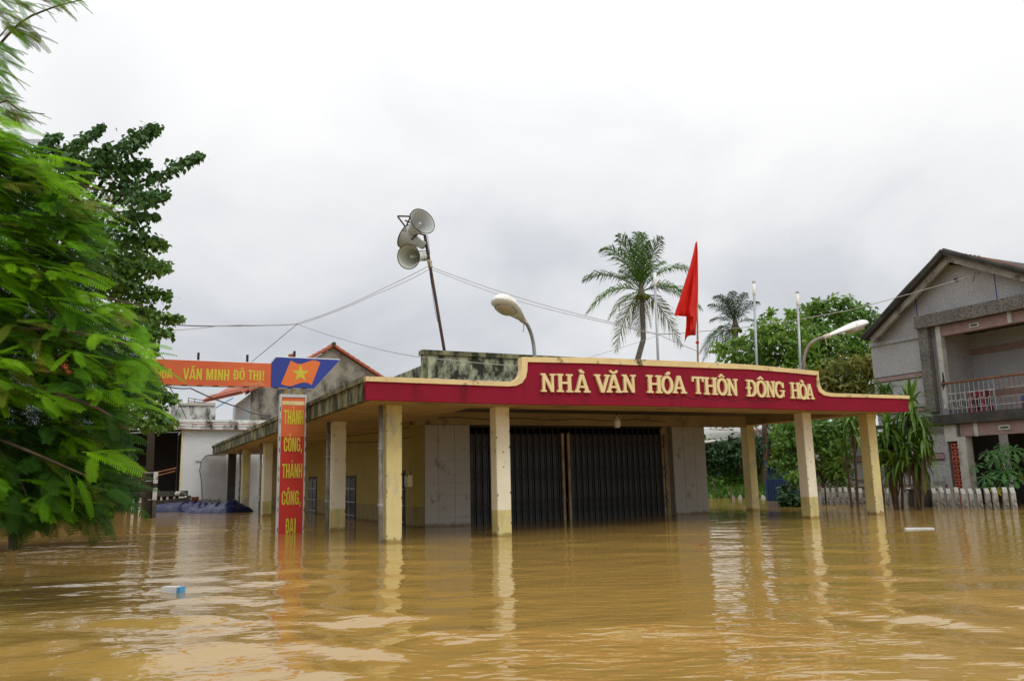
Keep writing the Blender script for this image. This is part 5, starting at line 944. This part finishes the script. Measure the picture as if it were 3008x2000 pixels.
cable('thick black cable from under the orange board to the side canopy edge', [A(380, 1090, 16), A(560, 1140, 24), A(700, 1195, 27), wl(*ata(795, 1221, EA - .1))], .02, 'cable_dark', .015)
for k, (y0, y1, m, dsc) in enumerate(((1242, 1249, 'cable_red', 'topmost red-brown'), (1250, 1256, 'cable_dark', 'middle black'), (1258, 1266, 'cable_red', 'lowest thin red'))):
    cable(f'{dsc} cable slung along the mossy roof edge of the white house', [atd(480, y0 - 6, 30), A(600, y0 + 3, 36), A(770, y1 - 4, 38)], .02 if k == 0 else .013, m, .006)
cable('thin cable from the roof edge across the white wall to the canopy end', [A(548, 1268, 38), A(600, 1298, 38), wl(*ata(640, 1300, EA - .05))], .01, 'cable_light', .01)
cable('short dark cable from the dark pole under the orange board', [A(500, 1140, 22), A(525, 1180, 28), A(548, 1230, 36)], .014, 'cable_dark', .0)

# ------------------------------------------------------------------ flame tree in the left foreground: feathery leaves
def flame_leaf(seed, pairs=18, comb=6, simple=False):
    g_ = random.Random(seed); m = MB(); bend = g_.uniform(.14, .36); R_ = lambda t: Vector((t * (1 - .12 * bend * t), .03 * math.sin(t * 4 + seed), -bend * t * t + .06 * t))
    for i in range(6): pass
    pts = [R_(i / 7) for i in range(8)]; m.tube(pts, [.008 * (1 - .7 * i / 7) for i in range(8)], 3, False)
    for k in range(pairs):
        t = .14 + .84 * k / (pairs - 1); p = R_(t); tg = (R_(min(1, t + .02)) - R_(t - .02)).normalized(); L = .195 * math.sin(math.pi * (.16 + .72 * t)) ** .8 * g_.uniform(.9, 1.08)
        for s_ in (-1, 1):
            d = (Vector((0, s_ * .88, -.04)) + tg * .48).normalized(); dn = Vector((0, 0, -1)); cr_ = g_.uniform(.08, .22) if not simple else .2; q = lambda u: p + d * L * u + dn * L * cr_ * u * u
            w = .0225 if not simple else .030
            if simple:
                side = tg * w * .62; m.add([q(0) - side * .6, q(0) + side * .6, q(.55) + side, q(.55) - side, q(1)], [(0, 1, 2, 3), (3, 2, 4)])
            else:
                for c in range(comb):
                    u0_ = .04 + .96 * c / comb; a = q(u0_); b = q(u0_ + .8 / comb); ww = w * (1 if c < comb - 2 else .7)
                    m.add([a, b, b + tg * ww * .95 + d * ww * .35, a + tg * ww * .8 + d * ww * .35, b - tg * ww * .75 + d * ww * .35, a - tg * ww * .75 + d * ww * .35], [(0, 1, 2, 3), (1, 0, 5, 4)])
    return m
FL = [flame_leaf(s_).mesh('leaf') for s_ in (1, 2, 3)]; FLS = [flame_leaf(s_, 16, 5, True) for s_ in (4, 5)]
def with_mat(me, m): c = me.copy(); c.materials.clear(); c.materials.append(MATS[m]); return c
FLM = {m: [with_mat(me, m) for me in FL] for m in ('leaf_flame', 'leaf_flame_new', 'leaf_flame_old_backlit', 'leaf_flame_shade')}
ftb = Vector((-7.6, 9.6, BED)); ft = Thing('flame_tree', 'feathery-leaved green tree filling the left edge, branches hanging to the water', 'tree', ftb, hall=False)
def leaf_matrix(pos, az, pitch, roll, s_, tilt=0): return Matrix.Translation(pos) @ Matrix.Rotation(tilt, 4, 'X') @ Matrix.Rotation(az, 4, 'Z') @ Matrix.Rotation(pitch, 4, 'Y') @ Matrix.Rotation(roll, 4, 'X') @ Matrix.Scale(s_, 4)
# branches: pixel paths with depth
BR = [([(-420, 1300, 9.4), (-250, 900, 9.2), (-120, 500, 9.0), (-60, 200, 9.0), (60, 60, 9.0), (160, 20, 9.0), (240, 0, 9.0)], .05),
      ([(-250, 900, 9.2), (-60, 640, 8.6), (60, 520, 8.2), (170, 530, 7.9), (300, 560, 7.7)], .06), ([(-200, 780, 9.2), (0, 400, 8.9), (30, 500, 8.8), (100, 700, 8.5)], .05),
      ([(-300, 1000, 9.2), (-100, 820, 8.6), (60, 780, 8.2), (160, 840, 8.0), (290, 870, 7.8), (420, 900, 7.6)], .06), ([(40, 700, 8.6), (75, 800, 8.3), (120, 880, 8.1), (190, 950, 8.0)], .03),
      ([(-330, 1100, 9.2), (-100, 1000, 8.6), (100, 960, 8.0), (260, 980, 7.7), (430, 1030, 7.5)], .055), ([(-360, 1160, 9.2), (-100, 1130, 8.4), (120, 1140, 7.8), (300, 1200, 7.5), (370, 1260, 7.4)], .05),
      ([(-380, 1200, 9.2), (-100, 1250, 8.4), (100, 1330, 7.8), (260, 1400, 7.6)], .045), ([(-60, 1250, 8.4), (60, 1400, 8.0), (100, 1520, 7.9)], .025), ([(-120, 500, 9.0), (0, 75, 8.8), (70, 90, 8.8), (120, 115, 8.7)], .02), ([(-120, 520, 9), (0, 280, 8.7), (60, 330, 8.5), (130, 335, 8.4)], .025),
      ([(115, 1000, 8.3), (110, 850, 8.35), (95, 720, 8.5)], .018), ([(60, 760, 8.4), (140, 700, 8.3), (150, 620, 8.2)], .018)]
for pts, r in BR:
    P_ = [atd(*p) for p in pts]; sm_ = []
    for i in range(len(P_) - 1): sm_ += [P_[i].lerp(P_[i + 1], k / 3) for k in range(3)]
    sm_.append(P_[-1]); sm_ = [sm_[0]] + [(sm_[i - 1] + sm_[i] * 2 + sm_[i + 1]) / 4 for i in range(1, len(sm_) - 1)] + [sm_[-1]]
    ft.part('branch', MB().tube(sm_, [max(.005, .6 * r * (1 - .85 * i / len(sm_))) for i in range(len(sm_))], 7), 'bark', smooth=True)
tp0 = atd(-420, 1300, 9.4); ft.part('trunk', MB().tube([ftb, Vector((-7.5, 9.5, .5)), tp0, tp0 + Vector((.1, 0, .6))], [.24, .2, .14, .11], 10), 'bark', smooth=True)
# right-hand outline of the crown: y -> x, in photo pixels
OUTX = [(365, 40), (420, 110), (470, 200), (520, 260), (560, 330), (610, 385), (640, 340), (700, 310), (800, 300), (860, 330), (920, 420), (970, 455), (1030, 500), (1080, 505), (1120, 440), (1200, 455), (1260, 395), (1340, 395), (1420, 420), (1470, 360), (1500, 300), (1545, 240)]
def edge_x(y):
    for (y0, x0), (y1, x1) in zip(OUTX, OUTX[1:]):
        if y0 <= y <= y1: return x0 + (x1 - x0) * (y - y0) / (y1 - y0)
    return 0
gF = random.Random(12); LV = []
def spray(g_, x, y, dep, az0, tone, n, size, out, tilt=None, pit=0.):
    """a twig with n leaves fanning out of it"""
    p = atd(x, y, dep); tilt = g_.uniform(-.05, .45) if tilt is None else tilt
    for k in range(n):
        off = Vector((math.cos(az0), math.sin(az0), -.1)) * .055 * (n - 1 - k) * -1
        az = az0 if k == 0 else az0 + (1 if k % 2 else -1) * g_.uniform(.25, 1.15)
        out.append((p + off + Vector((0, 0, g_.uniform(-.03, .03))), az, pit + g_.uniform(-.12, .5), g_.uniform(-.25, .35), size * g_.uniform(.62, 1.15), tilt, tone))
def tone_at(g_, y): return 'leaf_flame_shade' if y > 1180 and g_.random() < .45 else g_.choices(['leaf_flame', 'leaf_flame_new', 'leaf_flame_old_backlit', 'leaf_flame_shade'], [.42, .28, .14, .16])[0]
for i in range(26):                                        # sprays that draw the outline against sky and houses
    y = 385 + i * 43 + gF.uniform(-14, 14); ex = edge_x(min(y, 1540)); spray(gF, ex - gF.uniform(55, 95), y - gF.uniform(0, 25), 7.5 + gF.uniform(-.2, .4), gF.uniform(-.35, .15), 'leaf_flame_new' if gF.random() < .4 else tone_at(gF, y), 5, .43, LV)
while len(LV) < 205:
    y = gF.uniform(385, 1480); spray(gF, gF.uniform(-60, max(20, edge_x(y) - 110)), y, 7.35 + gF.random() * .8, gF.uniform(-.9, .4), tone_at(gF, y), 5, .43 if y < 1150 else .37, LV)
for x, y in ((30, 1440), (75, 1490), (95, 1505), (150, 1480), (175, 1500), (215, 1470), (250, 1440)): spray(gF, x - 10, y - 50, 7.9 + gF.uniform(-.3, .3), gF.uniform(-.5, .3), 'leaf_flame_shade' if gF.random() < .6 else 'leaf_flame', 4, .38, LV, .1, .9)
TOPL = [(215, 15), (240, -6), (180, -8), (150, 5), (60, 0), (10, -5), (100, 15), (30, 40), (75, 55), (0, 30), (110, 80), (120, 110), (90, 95), (70, 80), (20, 135), (50, 140), (0, 165), (30, 170), (15, 195), (60, 225), (20, 245), (0, 260), (30, 300), (65, 315), (100, 322), (5, 330), (40, 275), (80, 340), (20, 345), (45, 355)]
for x, y in TOPL[::2] + TOPL[1::4]: spray(gF, x - 35, y - 8, 8.7 + gF.uniform(-.4, .3), gF.uniform(-.5, .3), 'leaf_flame_old_backlit' if y < 125 and gF.random() < .75 else gF.choice(['leaf_flame', 'leaf_flame_new']), 3, .34, LV, None, .15)
for (p, az, pit, rl, s_, tl, m) in LV[:298]:
    o = link('leaf', gF.choice(FLM[m]), None, ft.e); o.matrix_local = leaf_matrix(p - ftb, az, pit, rl, s_, tl)
# inner leaves that cannot be told apart singly
def joined(items):
    VV = []; FF = []; o = 0; base = [(np.array(q.v), [f for f in q.f]) for q in FLS]
    for i, (p, az, pit, rl, s_, tl) in enumerate(items):
        Mn = np.array(leaf_matrix(p - ftb, az, pit, rl, s_, tl)); v, f = base[i % 2]; VV.append(v @ Mn[:3, :3].T + Mn[:3, 3]); FF += [tuple(a + o for a in q) for q in f]; o += len(v)
    me = bpy.data.meshes.new('foliage'); me.from_pydata(np.vstack(VV).tolist(), [], FF); return me
gI = random.Random(5); IN = []
while len(IN) < 1700:
    y = gI.uniform(400, 1500); ex = edge_x(y) - 100
    if ex > -150: IN.append((atd(gI.uniform(-260, ex), y, gI.uniform(8.4, 10.4)), gI.uniform(-1.2, .7), gI.uniform(-.1, .8), gI.uniform(-.5, .5), gI.uniform(.4, .6), gI.uniform(0, .8)))
o = link('foliage', joined(IN), 'leaf_flame_shade', ft.e); tag(o, None, kind='stuff')
MID = []
for i in range(430):
    y = gI.uniform(380, 1500); spray(gI, gI.uniform(-150, max(0, edge_x(y) - 95)), y, gI.uniform(7.6, 8.9), gI.uniform(-1.0, .5), tone_at(gI, y), 6, .41, MID)
for x, y in TOPL * 2: spray(gI, x - 40 + gI.uniform(-25, 25), y - 8 + gI.uniform(-18, 18), gI.uniform(8.6, 9.3), gI.uniform(-.6, .4), 'leaf_flame_old_backlit' if gI.random() < .6 else 'leaf_flame', 3, .34, MID, None, .15)
for i in range(60): spray(gI, gI.uniform(-420, -150), gI.uniform(-200, 1450), gI.uniform(7.8, 10.2), gI.uniform(0, 6.28), 'leaf_flame', 5, .46, MID)
for m in ('leaf_flame', 'leaf_flame_new', 'leaf_flame_old_backlit', 'leaf_flame_shade'):
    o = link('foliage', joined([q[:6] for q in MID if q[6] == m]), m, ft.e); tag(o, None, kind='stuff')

# ------------------------------------------------------------------ heart-leaved fig tree behind it
def fig_leaf():
    m = MB(); L = 1.; out = [(0, 0), (.10, .30), (.28, .40), (.50, .34), (.68, .18), (.80, .07), (1.05, 0)]
    vs = [(x, 0, -.12 * x * x) for x, _ in out] + [(x, y, .10 * y - .16 * x * x) for x, y in out[1:-1]] + [(x, -y, .10 * y - .16 * x * x) for x, y in out[1:-1]]
    n = len(out); fs = []
    for s0 in (n, n + 5):
        fs += [(0, 1, s0)] + [(i, i + 1, s0 + i, s0 + i - 1) for i in range(1, 5)] + [(5, 6, s0 + 4)]
    return m.add(vs, fs)
fgb = atd(-160, 1300, 14.5); fgb.z = BED; fg = Thing('fig_tree', 'dark heart-leaved tree rising behind the feathery tree, tips against the sky', 'tree', fgb, hall=False)
zf = lambda x, y: (x / 1.96, y / 1.96); zg = lambda x, y: (x / 1.742, 700 + y / 1.742)
SPR = [([(200, 900), (380, 860), (500, 790), (595, 715)], 45, .8), ([(150, 950), (250, 850), (290, 790), (350, 770)], 40, .7), ([(420, 1000), (600, 930), (740, 830), (830, 760), (905, 720)], 75, 1.25), ([(600, 1100), (780, 1060), (930, 1000), (1050, 930), (1170, 880)], 55, 1.0), ([(700, 1120), (860, 1130), (960, 1110)], 60, .8), ([(640, 960), (760, 960), (850, 930)], 55, .8),
       ([(700, 1250), (820, 1230), (910, 1240)], 40, .5), ([(640, 1350), (800, 1370), (950, 1400)], 75, .9), ([(600, 1450), (800, 1500), (960, 1530)], 80, .9), ([(300, 900), (420, 930), (480, 1000)], 80, .8), ([(500, 1020), (560, 950), (620, 830)], 60, .7)]
SPR2 = [([(450, 60), (620, 120), (850, 150)], 75, .9), ([(450, 200), (650, 260), (870, 280)], 75, .9), ([(600, 330), (760, 390), (930, 400)], 55, .8), ([(650, 430), (760, 470), (880, 470)], 50, .5), ([(700, 700), (820, 780), (900, 820)], 40, .5), ([(700, 800), (800, 870), (880, 940)], 55, .6), ([(560, 880), (700, 930), (850, 960)], 45, .5), ([(450, 140), (560, 180), (700, 220)], 90, .9)]
sprays = [([zf(*p) for p in P_], w / 1.96, k) for P_, w, k in SPR] + [([zg(*p) for p in P_], w / 1.742, k) for P_, w, k in SPR2]
gG = random.Random(4); figs = []; fork = atd(20, 1000, 14.5)
for P_, w, kk in sprays:
    Y = 13.2 + gG.uniform(0, 1.6); W3 = [atd(x, y, Y) for x, y in P_]; pth = [fork.lerp(W3[0], .5)] + W3
    fg.part('branch', MB().tube(pth, [.05] + [.03 * (1 - .85 * i / len(W3)) for i in range(len(W3))], 6), 'bark_dark', smooth=True)
    for i in range(int(kk * 560)):
        f = gG.random() ** .85 * (len(P_) - 1); k = min(int(f), len(P_) - 2); tt = f - k; x = P_[k][0] + (P_[k + 1][0] - P_[k][0]) * tt; y = P_[k][1] + (P_[k + 1][1] - P_[k][1]) * tt; taper = 1 - .72 * f / (len(P_) - 1)
        figs.append((x + gG.gauss(0, w * .78) * taper, y + gG.gauss(0, w * .66) * taper + 4, Y + gG.gauss(0, .35) * taper))
for i in range(3600): 
    y = gG.uniform(430, 1260); x0 = 120 if y < 900 else 300; x1 = np.interp(y, [430, 520, 620, 900, 1000, 1260], [300, 420, 450, 470, 480, 500]); figs.append((gG.uniform(x0, x1) - 15, y, gG.uniform(13.6, 16)))
bm = fig_leaf(); bm_v = np.array(bm.v); figme = {m: with_mat(bm.mesh('leaf'), m) for m in ('leaf_fig', 'leaf_fig_low')}
gG.shuffle(figs); figs.sort(key=lambda p: p[2] > 13.9)
VV = {'leaf_fig': [], 'leaf_fig_low': []}; FF = {'leaf_fig': [], 'leaf_fig_low': []}; cnt = {'leaf_fig': 0, 'leaf_fig_low': 0}
for i, (x, y, Y) in enumerate(figs):
    m = 'leaf_fig_low' if y > 700 and gG.random() < .75 else 'leaf_fig'; s_ = gG.uniform(.075, .125); M = Matrix.Translation(atd(x, y, Y) - fgb) @ Matrix.Rotation(gG.uniform(0, 6.28), 4, 'Z') @ Matrix.Rotation(gG.uniform(.2, 1.25), 4, 'Y') @ Matrix.Rotation(gG.uniform(-.5, .5), 4, 'X') @ Matrix.Scale(s_, 4)
    if i < 295: o = link('leaf', figme[m], None, fg.e); o.matrix_local = M
    else:
        Mn = np.array(M); VV[m].append(bm_v @ Mn[:3, :3].T + Mn[:3, 3]); FF[m] += [tuple(a + cnt[m] for a in q) for q in bm.f]; cnt[m] += len(bm_v)
for m in VV:
    me = bpy.data.meshes.new('foliage'); me.from_pydata(np.vstack(VV[m]).tolist(), [], FF[m]); o = link('foliage', me, m, fg.e); tag(o, None, kind='stuff')
fg.part('trunk', MB().tube([fgb, fgb.lerp(fork, .5) + Vector((.1, 0, 0)), fork, atd(150, 560, 14.2)], [.28, .22, .17, .06], 10), 'bark_dark', smooth=True)
